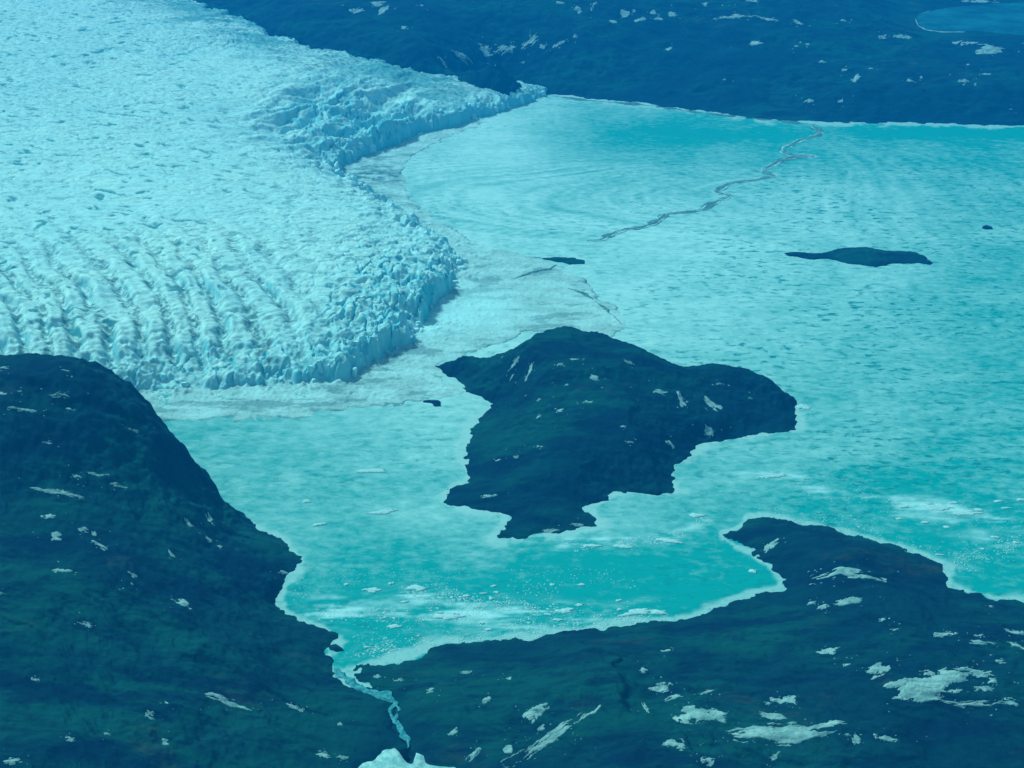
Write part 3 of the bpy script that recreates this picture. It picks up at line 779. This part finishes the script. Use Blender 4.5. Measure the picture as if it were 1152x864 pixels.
l4 = empty('ice_crack', o4)
tag(l4, 'dark broken crack hugging the far shore below the hills', 'ice crack')
ribbon('open_water', FSH, M['lead'], 20, .6, l4, thick=.4, jit=.9, org=o4)

# ------------------------------------------------------------------ stream, pond and tarn
st_o = ribbon('stream', STREAM, M['stream'], 7.5, 1.1, thick=.2, jit=.35, seed=8, step=4)
tag(st_o, kind='structure')
ribbon('slush_bank', STREAM[:6], M['stream'], 12, .75, st_o, thick=.3, jit=1.0, seed=12, step=4)
ribbon('side_channel', [(444, 791), (447, 800), (446, 812), (453, 819), (452, 830), (460, 838)], M['stream'], 4, 1.3, st_o, thick=.2, jit=.6, seed=15, step=4)
def flat_poly(name, pix, z, mat, ragged=3.0, kind='structure', thick=1.0):
    p = resample(gpoly(pix, z), 6.0, True)[:-1]
    c_ = p.mean(0); r_ = p - c_
    k = 1 + ragged * .01 * fbm(p[:, 0], p[:, 1], 25, 3)
    p = c_ + r_ * k[:, None]
    n = len(p)
    rings = [(1.0, -thick), (.985, 0), (.6, 0), (.25, 0)]
    co = [np.c_[c_ + (p - c_) * a, np.full(n, z + b)] for a, b in rings]
    co = np.vstack(co + [np.array([[c_[0], c_[1], z]])])
    fc = []
    for i in range(len(rings) - 1):
        for j in range(n): fc.append((i * n + j, i * n + (j + 1) % n, (i + 1) * n + (j + 1) % n, (i + 1) * n + j))
    for j in range(n): fc.append(((len(rings) - 1) * n + j, (len(rings) - 1) * n + (j + 1) % n, len(rings) * n))
    return tag(mesh_obj(name, co, fc, mat), kind=kind)
flat_poly('pond', POND, 1.6, M['pond_ice'], ragged=9)
ta = flat_poly('tarn', [(1029, 22), (1034, 15), (1060, 9), (1100, 5), (1160, 2), (1230, 2), (1230, 44), (1160, 40), (1100, 34.5), (1060, 36), (1040, 33)], TARN_Z + .4, M['tarn'], thick=2)

ribz = resample(gpoly([(1046, 12), (1034, 16), (1029.5, 21), (1033, 29), (1042, 33.5), (1060, 36), (1085, 36)], TARN_Z), 14)
nr_ = np.c_[ribz, np.full(len(ribz), TARN_Z + .9)]
wj = 5 * (1 + .9 * fbm(ribz[:, 0], ribz[:, 1], 60, 3)).clip(.2, 3)
cr = np.concatenate([nr_ - np.c_[wj, 2 * wj, 0 * wj + 1.2], nr_, nr_ + np.c_[wj, 2 * wj, 0 * wj - 1.2]]); nn = len(nr_)
qq = np.array([[a_ * nn + j, a_ * nn + j + 1, (a_ + 1) * nn + j + 1, (a_ + 1) * nn + j] for a_ in (0, 1) for j in range(nn - 1)])
mesh_obj('shore_ice', cr, qq, M['snow'], ta)

# ------------------------------------------------------------------ snow patches
def hit(u, v, f_):
    cx = (u - 576) / F; cy = -(v - 432) / F
    dz = -SP + cy * CP; dy = CP + cy * SP
    t = np.linspace((CAM_H - 330) / -dz, (CAM_H + 20) / -dz, 500)
    x, y, z = cx * t, dy * t, CAM_H + dz * t
    h = f_.sample(x, y)
    k = np.argmax(z < h)
    if not (z < h).any(): k = len(t) - 1
    return np.array([x[k], y[k]])
def snow(f_, u, v, wd, hg, rot=0, label=None, group=None, name='snow_patch', mat='snow', solid=.75, seed=0):
    c0 = hit(u, v, f_)
    ca, sa = math.cos(math.radians(rot)), math.sin(math.radians(rot))
    g0 = np.array(G(u, v, 0)); gx_ = np.array(G(u + 1, v, 0)) - g0; gy_ = np.array(G(u, v + 1, 0)) - g0
    sc_ = np.linalg.norm(c0) / np.linalg.norm(g0)
    gx_ = gx_ * sc_
    up_, dn_ = hit(u, v - max(hg, 3) * .5, f_), hit(u, v + max(hg, 3) * .5, f_)
    gl = (dn_ - up_) / max(hg, 3)
    L = np.linalg.norm(gl); L0 = np.linalg.norm(gy_) * sc_
    gy_ = (gy_ / np.linalg.norm(gy_)) * min(max(L, .25 * L0), 1.15 * L0)
    ax = (gx_ * ca + gy_ * sa) * wd / 2; ay = (-gx_ * sa + gy_ * ca) * hg / 2
    nx = int(np.clip(wd * 2.2, 14, 200)); ny = int(np.clip(hg * 3.6, 12, 90))
    A, B = np.meshgrid(np.linspace(-1.25, 1.25, nx), np.linspace(-1.25, 1.25, ny))
    X = c0[0] + A * ax[0] + B * ay[0]; Y = c0[1] + A * ax[1] + B * ay[1]
    size = max(np.linalg.norm(ax), np.linalg.norm(ay)); small = min(np.linalg.norm(ax), np.linalg.norm(ay))
    wl = max(small * 1.5, 3)
    sd_ = seed * 3.7
    asp = np.linalg.norm(ax) / max(np.linalg.norm(ay), .1)
    m = solid - .06 - .9 * np.sqrt(A * A + B * B) + .80 * fbm(A * min(asp, 2.0) * .62, B * 1.35, 1.25, 6, .64, off=sd_)
    m = np.where((np.abs(A) > 1.2) | (np.abs(B) > 1.2), -1, m)
    Z = f_.sample(X, Y) + np.clip(m * 2.4, -.5, .55) * (.8 + .3 * min(size / 25, 2)) + .2
    idx = np.arange(nx * ny).reshape(ny, nx)
    q_ = np.stack([idx[:-1, :-1], idx[:-1, 1:], idx[1:, 1:], idx[1:, :-1]], -1).reshape(-1, 4)
    mm = m.ravel()
    q_ = q_[(mm[q_] > -.02).any(1)]
    if len(q_) == 0: return None
    used = np.unique(q_); mp2 = np.full(nx * ny, -1); mp2[used] = np.arange(len(used))
    org = np.array([c0[0], c0[1], float(f_.sample(*c0))])
    co = np.c_[X.ravel(), Y.ravel(), Z.ravel()][used] - org
    q_ = mp2[q_]
    e = co[q_]
    nz = np.cross(e[:, 1] - e[:, 0], e[:, 2] - e[:, 0])[:, 2].sum()
    if nz < 0: q_ = q_[:, ::-1].copy()
    o = mesh_obj(name, co, q_, M[mat], loc=tuple(org))
    return tag(o, label, 'snow patch', group)

LEFT_SNOW = [
 (66, 444, 24, 5, 0, 'oval snow patch high on the left hill near its crest'), (5, 414, 10, 3, 0, 0), (3, 443, 9, 3, 0, 0), (26, 461, 32, 4, -3, 'thin snow streak at the left edge below the hill crest'), (73, 417, 10, 3, 0, 0), (79, 460, 10, 2, 0, 0),
 (151, 485, 10, 4, 0, 'small snow fleck near the steep right shoulder of left hill'), (55, 499, 14, 2, 0, 0), (107, 534, 30, 4, 2, 'narrow snow streak just above the widest streak on left hill'), (87, 536, 10, 3, 0, 0), (62, 552, 60, 7, 1, 'widest snow streak on the upper left hill'),
 (134, 546, 20, 4, -5, 'short snow patch right of the widest streak on left hill'), (23, 441, 6, 2, 0, 0),
 (54, 581, 16, 6, 0, 0), (63, 603, 12, 9, 0, 0), (94, 596, 12, 6, 15, 'left one of two round snow dots on left hill'), (107, 601, 9, 5, 20, 'right one of two round snow dots on left hill'), (114, 614, 20, 7, 18, 'slanting snow patch under the two round snow dots'), (68, 642, 24, 5, -3, 'flat snow patch mid slope on left hill'), (1, 668, 9, 3, 0, 0),
 (149, 647, 10, 6, 10, 0), (149, 657, 5, 4, 0, 0), (204, 678, 22, 7, 12, 'wedge shaped snow patch in the middle of the left hill'), (96, 703, 16, 6, 0, 'bow tie shaped snow patch on the smooth part of left hill'), (40, 765, 9, 4, 0, 0), (170, 806, 12, 8, 0, 'roundish bright snow patch low on the left hill'), (188, 791, 5, 2, 0, 0),
 (257, 792, 48, 8, 8, 'long thin snow ribbon low on the left hill'), (333, 797, 22, 4, 8, 'faint thin snow streak right of the long ribbon'), (79, 831, 11, 6, 0, 0), (186, 836, 8, 9, 0, 'upright snow fleck near bottom of left hill'), (120, 826, 9, 3, 0, 0), (15, 856, 20, 9, -10, 'snow patch in the bottom left corner'), (363, 849, 16, 8, 0, 'snow patch on left hill closest to the pale pond'), (385, 852, 14, 5, 0, 0),
 (383, 815, 6, 4, 0, 0), (237, 585, 9, 7, 40, 0), (212, 590, 9, 5, 25, 0), (235, 606, 8, 3, 15, 0), (247, 615, 6, 3, 0, 0), (193, 624, 8, 5, 30, 0), (319, 644, 12, 5, 0, 0)]
FRONT_SNOW = [
 (425, 761, 8, 4, 0, 0), (448, 765, 12, 3, 0, 0), (484, 777, 8, 5, 0, 0), (524, 756, 11, 4, 0, 0), (572, 764, 7, 3, 0, 0), (547, 788, 11, 6, -40, 0), (601, 802, 30, 13, -25, 'jagged snow patch above the long diagonal snow band'), (622, 830, 100, 13, -29, 'long diagonal snow band beside the pale pond at bottom'),
 (510, 824, 11, 6, -35, 0), (571, 842, 9, 11, 0, 0), (609, 820, 10, 5, -35, 0), (533, 849, 16, 7, -40, 0), (724, 754, 8, 5, 0, 0), (743, 775, 22, 10, 0, 'upper snow patch on the dark scarp of the near hill'), (757, 785, 18, 5, -8, 0), (774, 804, 16, 15, 20, 'tall snow patch on the dark scarp, left of wider one'), (760, 836, 24, 13, 10, 'star shaped snow patch at the foot of the dark scarp'),
 (762, 809, 12, 5, 45, 0), (726, 796, 12, 4, 55, 0), (750, 732, 12, 2, 0, 0),
 (795, 778, 14, 5, 0, 0), (792, 806, 42, 17, 8, 'broad ragged snow patch on the scarp left of the longest one'), (877, 825, 140, 21, 4, 'longest ragged snow field near the bottom of the near hill'), (870, 807, 28, 8, 15, 'slim snow patch just above the longest snow field'), (879, 790, 32, 8, 10, 'hook shaped snow patch on the near hill'), (891, 814, 9, 6, 0, 0), (797, 856, 14, 9, -20, 0), (872, 851, 13, 7, -30, 0),
 (997, 831, 25, 6, 10, 'lone wedge of snow low on the near hill, right of longest field'), (962, 833, 9, 8, 30, 0), (953, 826, 8, 3, 0, 0), (1045, 768, 82, 30, -8, 'biggest bright snow field on the near hill at right'), (1090, 757, 56, 10, 2, 'snow tongue reaching right from the biggest snow field'), (1092, 793, 66, 8, -2, 'thin arc of snow below the biggest snow field'), (1108, 775, 20, 6, 0, 0), (1117, 765, 9, 6, 0, 0), (1136, 790, 20, 7, 12, 0),
 (983, 753, 30, 14, -15, 'snow patch left of the biggest snow field'), (932, 734, 21, 8, 0, 'small compact snow patch in the centre of near hill'), (953, 748, 8, 3, 0, 0), (1063, 714, 26, 7, 0, 'flat snow patch above the biggest snow field'), (1104, 722, 26, 6, 0, 'flat snow patch near the right edge, above the snow fields'), (1101, 715, 9, 4, 0, 0), (1143, 711, 24, 5, 8, 'snow strip at right edge below the shore'), (1145, 726, 20, 5, 20, 0), (1124, 744, 9, 4, 0, 0),
 (952, 645, 74, 10, 5, 'wide snow patch on the back of the headland'), (955, 676, 28, 7, 0, 'flat snow patch at the neck of the headland'), (926, 683, 14, 4, -12, 0), (913, 678, 10, 4, 0, 0), (867, 614, 18, 8, -30, 'faint snow streak on the tip of the headland'), (992, 698, 6, 3, 0, 0), (1007, 709, 10, 2, 0, 0), (1115, 682, 5, 3, 0, 0)]
ISLE_SNOW = [
 (578, 410, 14, 8, -45, 'slanting snow streak on the island left flank'), (595, 420, 11, 5, -45, 0), (576, 424, 7, 3, -45, 0), (646, 404, 10, 2, 0, 0), (630, 410, 7, 3, 0, 0), (668, 426, 12, 6, 15, 'bright snow patch below the island summit'), (708, 408, 13, 3, 5, 0), (606, 450, 6, 3, 0, 0), (630, 462, 9, 3, 0, 0), (606, 469, 7, 3, 0, 0), (661, 452, 11, 3, 0, 0), (581, 514, 8, 3, 0, 0),
 (607, 502, 8, 2, 0, 0), (560, 518, 6, 2, 0, 0), (708, 498, 9, 3, -10, 0), (701, 480, 6, 2, 0, 0), (743, 441, 15, 6, 5, 0), (767, 450, 17, 10, 60, 'upright snow patch between the two humps of the island'), (754, 498, 10, 5, 25, 0), (550, 558, 18, 4, 0, 'snow strip at the low left end of the island'), (637, 433, 5, 2, 0, 0),
 (801, 455, 22, 8, 22, 'snow patch on the right hump of the island'), (797, 486, 16, 12, 60, 'snow patch down at the shore under the right hump'), (808, 432, 14, 3, 0, 0), (844, 448, 6, 2, 0, 0), (618, 598, 24, 5, -4, 'pale snow strip along the island foot at its near end'), (649, 591, 18, 4, -4, 0)]
FAR_SNOW = [
 (401, 13, 18, 6, 10, 'snow patch at the top left of the far hills'), (425, 3, 18, 7, -10, 0), (432, 9, 14, 5, -20, 0), (474, 6, 5, 2, 0, 0), (455, 31, 7, 2, 0, 0), (545, 57, 18, 13, 0, 'left snow blotch of the row above the far glacier tongue'), (569, 54, 27, 9, -18, 'middle snow blotch of the row above the far glacier tongue'), (597, 48, 28, 11, -18, 'right snow blotch of the row above the far glacier tongue'),
 (520, 64, 22, 8, 0, 'dull snow patch nearest the far glacier tongue'), (498, 68, 10, 4, 0, 0), (628, 50, 18, 4, -12, 0), (647, 41, 5, 3, 0, 0), (611, 52, 8, 6, 0, 0), (588, 70, 5, 2, 0, 0), (668, 5, 9, 6, -40, 0), (649, 10, 12, 7, 50, 'slanted snow patch at the top middle edge'), (630, 3, 10, 3, 0, 0), (689, 24, 11, 8, 0, 0), (703, 16, 10, 8, 0, 0), (713, 12, 5, 4, 0, 0), (720, 22, 12, 6, 0, 0),
 (741, 21, 9, 4, 0, 0), (734, 15, 7, 4, 0, 0), (757, 16, 9, 5, 0, 0), (753, 55, 10, 3, 0, 0), (793, 5, 8, 4, 0, 0), (846, 1.5, 14, 2, 0, 0), (828, 18, 46, 5, 0, 'long broken snow line high on the far hills'), (865, 22, 30, 4, 5, 'bright snow bar at the right end of the long snow line'), (898, 25, 14, 4, 30, 0), (949, 23, 7, 2, 0, 0), (850, 49, 18, 5, 0, 'single oval snow patch halfway up the far hills'), (992, 42, 13, 4, -15, 0),
 (1014, 42, 24, 3.5, 0, 'flat snow bar just below the tarn shore'), (950, 79, 7, 3, 0, 0), (963, 88, 12, 9, -40, 'upright snow patch low on the far hills'), (980, 77, 5, 2, 0, 0), (1024, 91, 9, 3, 0, 0), (1036, 87, 4, 3, 0, 0), (910, 114, 13, 3.5, 4, 0), (945, 114, 6, 7, 0, 0), (815, 90, 4, 2, 0, 0), (924, 69, 8, 2, 0, 0), (1084, 91, 15, 4, 0, 0), (1097, 96, 4, 3, 0, 0), (1089, 73, 5, 2, 0, 0), (1108, 84, 13, 2.5, 0, 0),
 (1115, 52, 32, 8, 0, 'spotty snow patch below the right part of the tarn'), (1092, 48, 20, 3, 0, 0), (1075, 48, 14, 3, 0, 0), (1103, 1.5, 40, 4, 0, 'snow strip above the tarn at the top edge'), (896, 52, 6, 2, 0, 0), (908, 50, 6, 2, 0, 0), (1137, 123, 4, 2, 0, 0)]
ORD = ['', 'second ', 'third ', 'fourth ', 'fifth ', 'sixth ', 'seventh ', 'eighth ']
PREP = {'on', 'below', 'above', 'near', 'beside', 'at', 'in', 'inside', 'right', 'left', 'off', 'under', 'from', 'to', 'of', 'touching', 'close', 'high', 'low', 'mid', 'just'}
def side_of(du, dv):
    hz_ = 'right' if du > 0 else 'left'; vt = 'below' if dv > 0 else 'above'
    if abs(du) > 2.2 * abs(dv): return hz_ + ' of'
    if abs(dv) > 2.2 * abs(du): return vt
    return ('lower ' if dv > 0 else 'upper ') + hz_ + ' of'
def relative_labels(small, big, noun):
    """small: (u, v), big: (u, v, label) -> one label for each small thing"""
    out = {}; seen = {}
    for i, (u, v) in enumerate(small):
        b = min(big, key=lambda q_: math.hypot(q_[0] - u, 1.5 * (q_[1] - v)))
        key = (side_of(u - b[0], v - b[1]), b[2].split(',')[0])
        seen.setdefault(key, []).append((math.hypot(u - b[0], v - b[1]), i))
    for (sd__, lab), lst in seen.items():
        for k, (_, i) in enumerate(sorted(lst)):
            head = (ORD[k] + noun + ' ' + sd__ + ' the').split(); tail = lab.split()
            while len(head) + len(tail) > 16:
                cut = max([j for j, w_ in enumerate(tail) if w_ in PREP and j > 1] or [16 - len(head)])
                tail = tail[:cut]
            out[i] = ' '.join(head + tail)
    return [out[i] for i in range(len(small))]
SMALL = {'L': ('small snow scrap scattered on the dark left hill', 'small snow scraps on the left hill'), 'F': ('small snow scrap scattered on the near hill', 'small snow scraps on the near hill'),
         'I': ('small snow scrap scattered over the large island', 'small snow scraps on the island'), 'D': ('small snow scrap scattered over the far hills', 'small snow scraps on the far hills')}
sd_n = 0
for key, f_, rows in (('L', LEFT, LEFT_SNOW), ('F', FRONT, FRONT_SNOW), ('I', ISLE, ISLE_SNOW), ('D', FAR, FAR_SNOW)):
    sm = iter(relative_labels([(q_[0], q_[1]) for q_ in rows if not q_[5]], [(q_[0], q_[1], q_[5]) for q_ in rows if q_[5]], 'small snow scrap'))
    for (u, v, wd, hg, rot, lab) in rows:
        sd_n += 1
        snow(f_, u, v, wd * (1.04 if key == 'F' else .9), hg * (1.0 if key == 'F' else .85), rot, lab or next(sm), None if lab else SMALL[key][1], seed=sd_n)

# flecks of old snow too small to pick apart
def flecks(f_, rows, name, label, per):
    co_, fc_ = [], []; r_ = random.Random(5); k = 0
    for (u, v, wd, hg, rot, lab) in rows:
        for _ in range(int(per + wd * .16)):
            uu = u + r_.gauss(0, .55) * (wd + 6); vq = v + r_.gauss(0, .6) * (hg + 4)
            c0 = hit(uu, vq, f_); z0 = float(f_.sample(*c0))
            if z0 < 3: continue
            rad_ = r_.uniform(.35, 1.0) * np.linalg.norm(c0) / 1600
            n = 6; a0 = r_.random() * 6
            for j in range(n):
                a = a0 + j * 2 * math.pi / n; q_ = rad_ * r_.uniform(.5, 1.4)
                x, y = c0[0] + 1.7 * q_ * math.cos(a), c0[1] + q_ * math.sin(a)
                co_.append((x, y, float(f_.sample(x, y)) - .15))
            co_.append((c0[0], c0[1], z0 + .7))
            fc_ += [(k + j, k + (j + 1) % n, k + n) for j in range(n)]; k += n + 1
    return tag(mesh_obj(name, co_, fc_, M['snow']), label, 'snow', kind='stuff')
flecks(LEFT, LEFT_SNOW, 'snow_flecks', 'tiny flecks of old snow round the patches on the left hill', 2)
flecks(FRONT, FRONT_SNOW, 'snow_flecks', 'tiny flecks of old snow round the patches on the near hill', 3)
flecks(ISLE, ISLE_SNOW, 'snow_flecks', 'tiny flecks of old snow over the large island', 2)
flecks(FAR, FAR_SNOW, 'snow_flecks', 'tiny flecks of old snow over the far hills', 2)

# ------------------------------------------------------------------ ice floes
def floe(u, v, wd, hg, label, group=None, seed=0, name='ice_floe'):
    c0 = np.array(G(u, v)); ax = np.linalg.norm(np.array(G(u + wd / 2, v)) - c0); ay = abs(float(G(u, v - hg / 2)[1] - G(u, v + hg / 2)[1])) / 2
    n = int(np.clip(wd * 2, 14, 48)); a = np.linspace(0, 2 * np.pi, n, endpoint=False)
    r = 1 + .5 * fbm(np.cos(a) * 1.1 + seed * 5.1, np.sin(a) * 1.1 + seed * 2.3, 1.0, 4, .6)
    rings = [(1.03, -.8), (1.0, .5), (.86, 1.1), (.45, 1.6)]
    co = []
    for k, z in rings:
        zz = z + (.5 * fbm(np.cos(a) * k * 2 + seed, np.sin(a) * k * 2, .7, 3) if z > .6 else 0 * a)
        co.append(np.c_[ax * r * k * np.cos(a), ay * r * k * np.sin(a), zz])
    co = np.vstack(co + [np.array([[0, 0, 1.7]])]); fc = []
    for i in range(3):
        for j in range(n): fc.append((i * n + j, i * n + (j + 1) % n, (i + 1) * n + (j + 1) % n, (i + 1) * n + j))
    for j in range(n): fc.append((3 * n + j, 3 * n + (j + 1) % n, 4 * n))
    o = mesh_obj(name, co, fc, M['floe'], loc=(c0[0], c0[1], .15)); o.rotation_euler = (0, 0, random.uniform(-.25, .25))
    return tag(o, label, 'ice floe', group)
FLOES = [(418, 664, 18, 5, 'oval white floe alone off the left hill'), (468, 662, 22, 5, 'white floe at the left end of the upper drift line'), (503, 694, 30, 6, 'largest white floe inside the lower drift line'), (444, 705, 14, 4, 'round floe below the lower drift line near left hill'),
         (636, 687, 22, 5, 'flat floe near the right end of the lower drift line'), (716, 689, 34, 6, 'wide floe near the shore right of the drift lines'), (740, 689, 20, 5, 'floe touching the wide floe near the shore'), (847, 643, 8, 5, 'single small bright floe in the cove left of the headland'), (1056, 571, 34, 7, 'big white floe right of the headland'), (1085, 577, 34, 6, 'ragged floe just right of the big floe by the headland'),
         (785, 580, 18, 4, 'thin floe left of the headland tip'), (700, 615, 22, 3, 'long thin floe in the short drift line under the island'), (755, 609, 26, 4, 'right hand floe of the short drift line under the island'), (665, 614, 20, 3, 'left hand floe of the short drift line under the island'),
         (420, 530, 26, 4, 'faint white floe left of the island'), (430, 576, 30, 4, 'pale floe in open water southwest of the island'), (345, 564, 12, 3, 'small pale floe near the left hill shoulder'), (360, 590, 16, 3, 'pale floe close to the left hill shore'), (868, 536, 32, 4, 'pale floe off the right side of the island'), (903, 458, 14, 6, 'pale ice scrap at the right tip of the island')]
for i, (u, v, wd, hg, lab) in enumerate(FLOES): floe(u, v, wd, hg, lab, seed=i + 1)
spots = []
while len(spots) < 36:
    if random.random() < .6:
        u = random.uniform(350, 700)
        hi = float(np.interp(u, [350, 394, 467, 557, 692], [695, 742, 724, 710, 698]))
        v = random.uniform(655 + max(0, (400 - u)) * .1, hi); sz = (random.uniform(5, 11), random.uniform(1.6, 3)); g_ = 'small floes off the left hill'
    else:
        u, v = random.uniform(1010, 1150), random.uniform(560, 630); sz = (random.uniform(6, 13), random.uniform(1.6, 3)); g_ = 'small floes right of the headland'
    if all(math.hypot(u - q_[0], 2 * (v - q_[1])) > 14 for q_ in spots): spots.append((u, v, sz, g_))
labs = relative_labels([(q_[0], q_[1]) for q_ in spots], [(q_[0], q_[1], q_[4]) for q_ in FLOES], 'small pale floe')
for i, ((u, v, sz, g_), lab) in enumerate(zip(spots, labs)): floe(u, v, sz[0], sz[1], lab, g_, seed=40 + i)
# bits of ice too many to count
def bits(n, sampler, name, label, smin, smax):
    us_, vs2 = sampler(n)
    x, y = G(us_, vs2); n = len(x)
    r = RNG.uniform(smin, smax, n) * RNG.uniform(.5, 1, n); ang0 = RNG.uniform(0, 6.28, n)
    co = np.zeros((n, 9, 3)); 
    for k in range(4):
        rr_ = r * RNG.uniform(.6, 1.3, n); a = ang0 + k * np.pi / 2
        co[:, k] = np.c_[x + 1.4 * rr_ * np.cos(a), y + rr_ * np.sin(a), np.full(n, -.4)]
        co[:, 4 + k] = np.c_[x + 1.1 * rr_ * np.cos(a), y + .8 * rr_ * np.sin(a), .18 + .10 * r * RNG.uniform(.5, 1, n)]
    co[:, 8] = np.c_[x, y, .22 + .16 * r]
    t = np.array([[0, 1, 5], [0, 5, 4], [1, 2, 6], [1, 6, 5], [2, 3, 7], [2, 7, 6], [3, 0, 4], [3, 4, 7], [4, 5, 8], [5, 6, 8], [6, 7, 8], [7, 4, 8]])
    fc = (np.arange(n)[:, None, None] * 9 + t[None]).reshape(-1, 3)
    return tag(mesh_obj(name, co.reshape(-1, 3), fc, M['floe'], smooth=False), label, 'brash ice', kind='stuff')
def near_lines(lines, spread):
    def s_(n):
        U, V = [], []
        for _ in range(n):
            ln = random.choice(lines); k = random.randrange(len(ln) - 1); t = random.random()
            U.append(ln[k][0] * (1 - t) + ln[k + 1][0] * t + random.gauss(0, spread * 2)); V.append(ln[k][1] * (1 - t) + ln[k + 1][1] * t + random.gauss(0, spread))
        U, V = np.array(U), np.array(V)
        ok = fbm(*G(U, V), 45, 3, off=3) > -.1
        return U[ok], V[ok]
    return s_
def area(u0, u1, v0, v1, thr=0.0):
    def s_(n):
        U = RNG.uniform(u0, u1, n); V = RNG.uniform(v0, v1, n)
        ok = fbm(*G(U, V), 90, 4, off=7) > thr
        return U[ok], V[ok]
    return s_
bits(3400, near_lines([[(455, 664), (500, 674), (560, 682), (620, 688)], [(360, 688), (430, 690), (520, 696), (640, 700), (740, 692)], [(400, 730), (470, 728), (560, 714), (700, 700)]], 5.5), 'ice_fragments', 'tiny white ice fragments strewn off the left hill', .9, 2.3)
bits(2600, area(330, 720, 640, 740, .0), 'ice_fragments', 'tiny white ice fragments spread over the open turquoise water', .6, 1.6)
bits(1900, near_lines([[(905, 548), (960, 556), (1010, 565), (1060, 572), (1152, 590)], [(1070, 640), (1100, 620), (1152, 610)], [(860, 578), (960, 592), (1060, 632)]], 7), 'ice_fragments', 'tiny pale ice fragments drifting right of the headland', .8, 2.0)
bits(900, near_lines([[(640, 614), (700, 612), (750, 606), (800, 584)]], 2.5), 'ice_fragments', 'tiny pale ice fragments in the short drift line under the island', .9, 2.2)

# ------------------------------------------------------------------ haze
hb = 1
hx0, hx1, hy0, hy1, hz0, hz1 = -19500, 19500, -4500, 24500, -32, 1330
co = [(x, y, z) for z in (hz0, hz1) for y in (hy0, hy1) for x in (hx0, hx1)]
fc = [(0, 2, 3, 1), (4, 5, 7, 6), (0, 1, 5, 4), (2, 6, 7, 3), (0, 4, 6, 2), (1, 3, 7, 5)]
hm = bpy.data.materials.new('haze'); hm.use_nodes = True
ht = hm.node_tree; ht.nodes.remove(ht.nodes['Principled BSDF'])
pv = ht.nodes.new('ShaderNodeVolumePrincipled')
pv.inputs['Color'].default_value = (.0, .34, 1.0, 1)
pv.inputs['Density'].default_value = 7.0e-5
pv.inputs['Anisotropy'].default_value = 0.0
ht.links.new(pv.outputs[0], ht.nodes['Material Output'].inputs['Volume'])
hz = mesh_obj('haze', co, fc, hm, smooth=False)
tag(hz, kind='stuff')
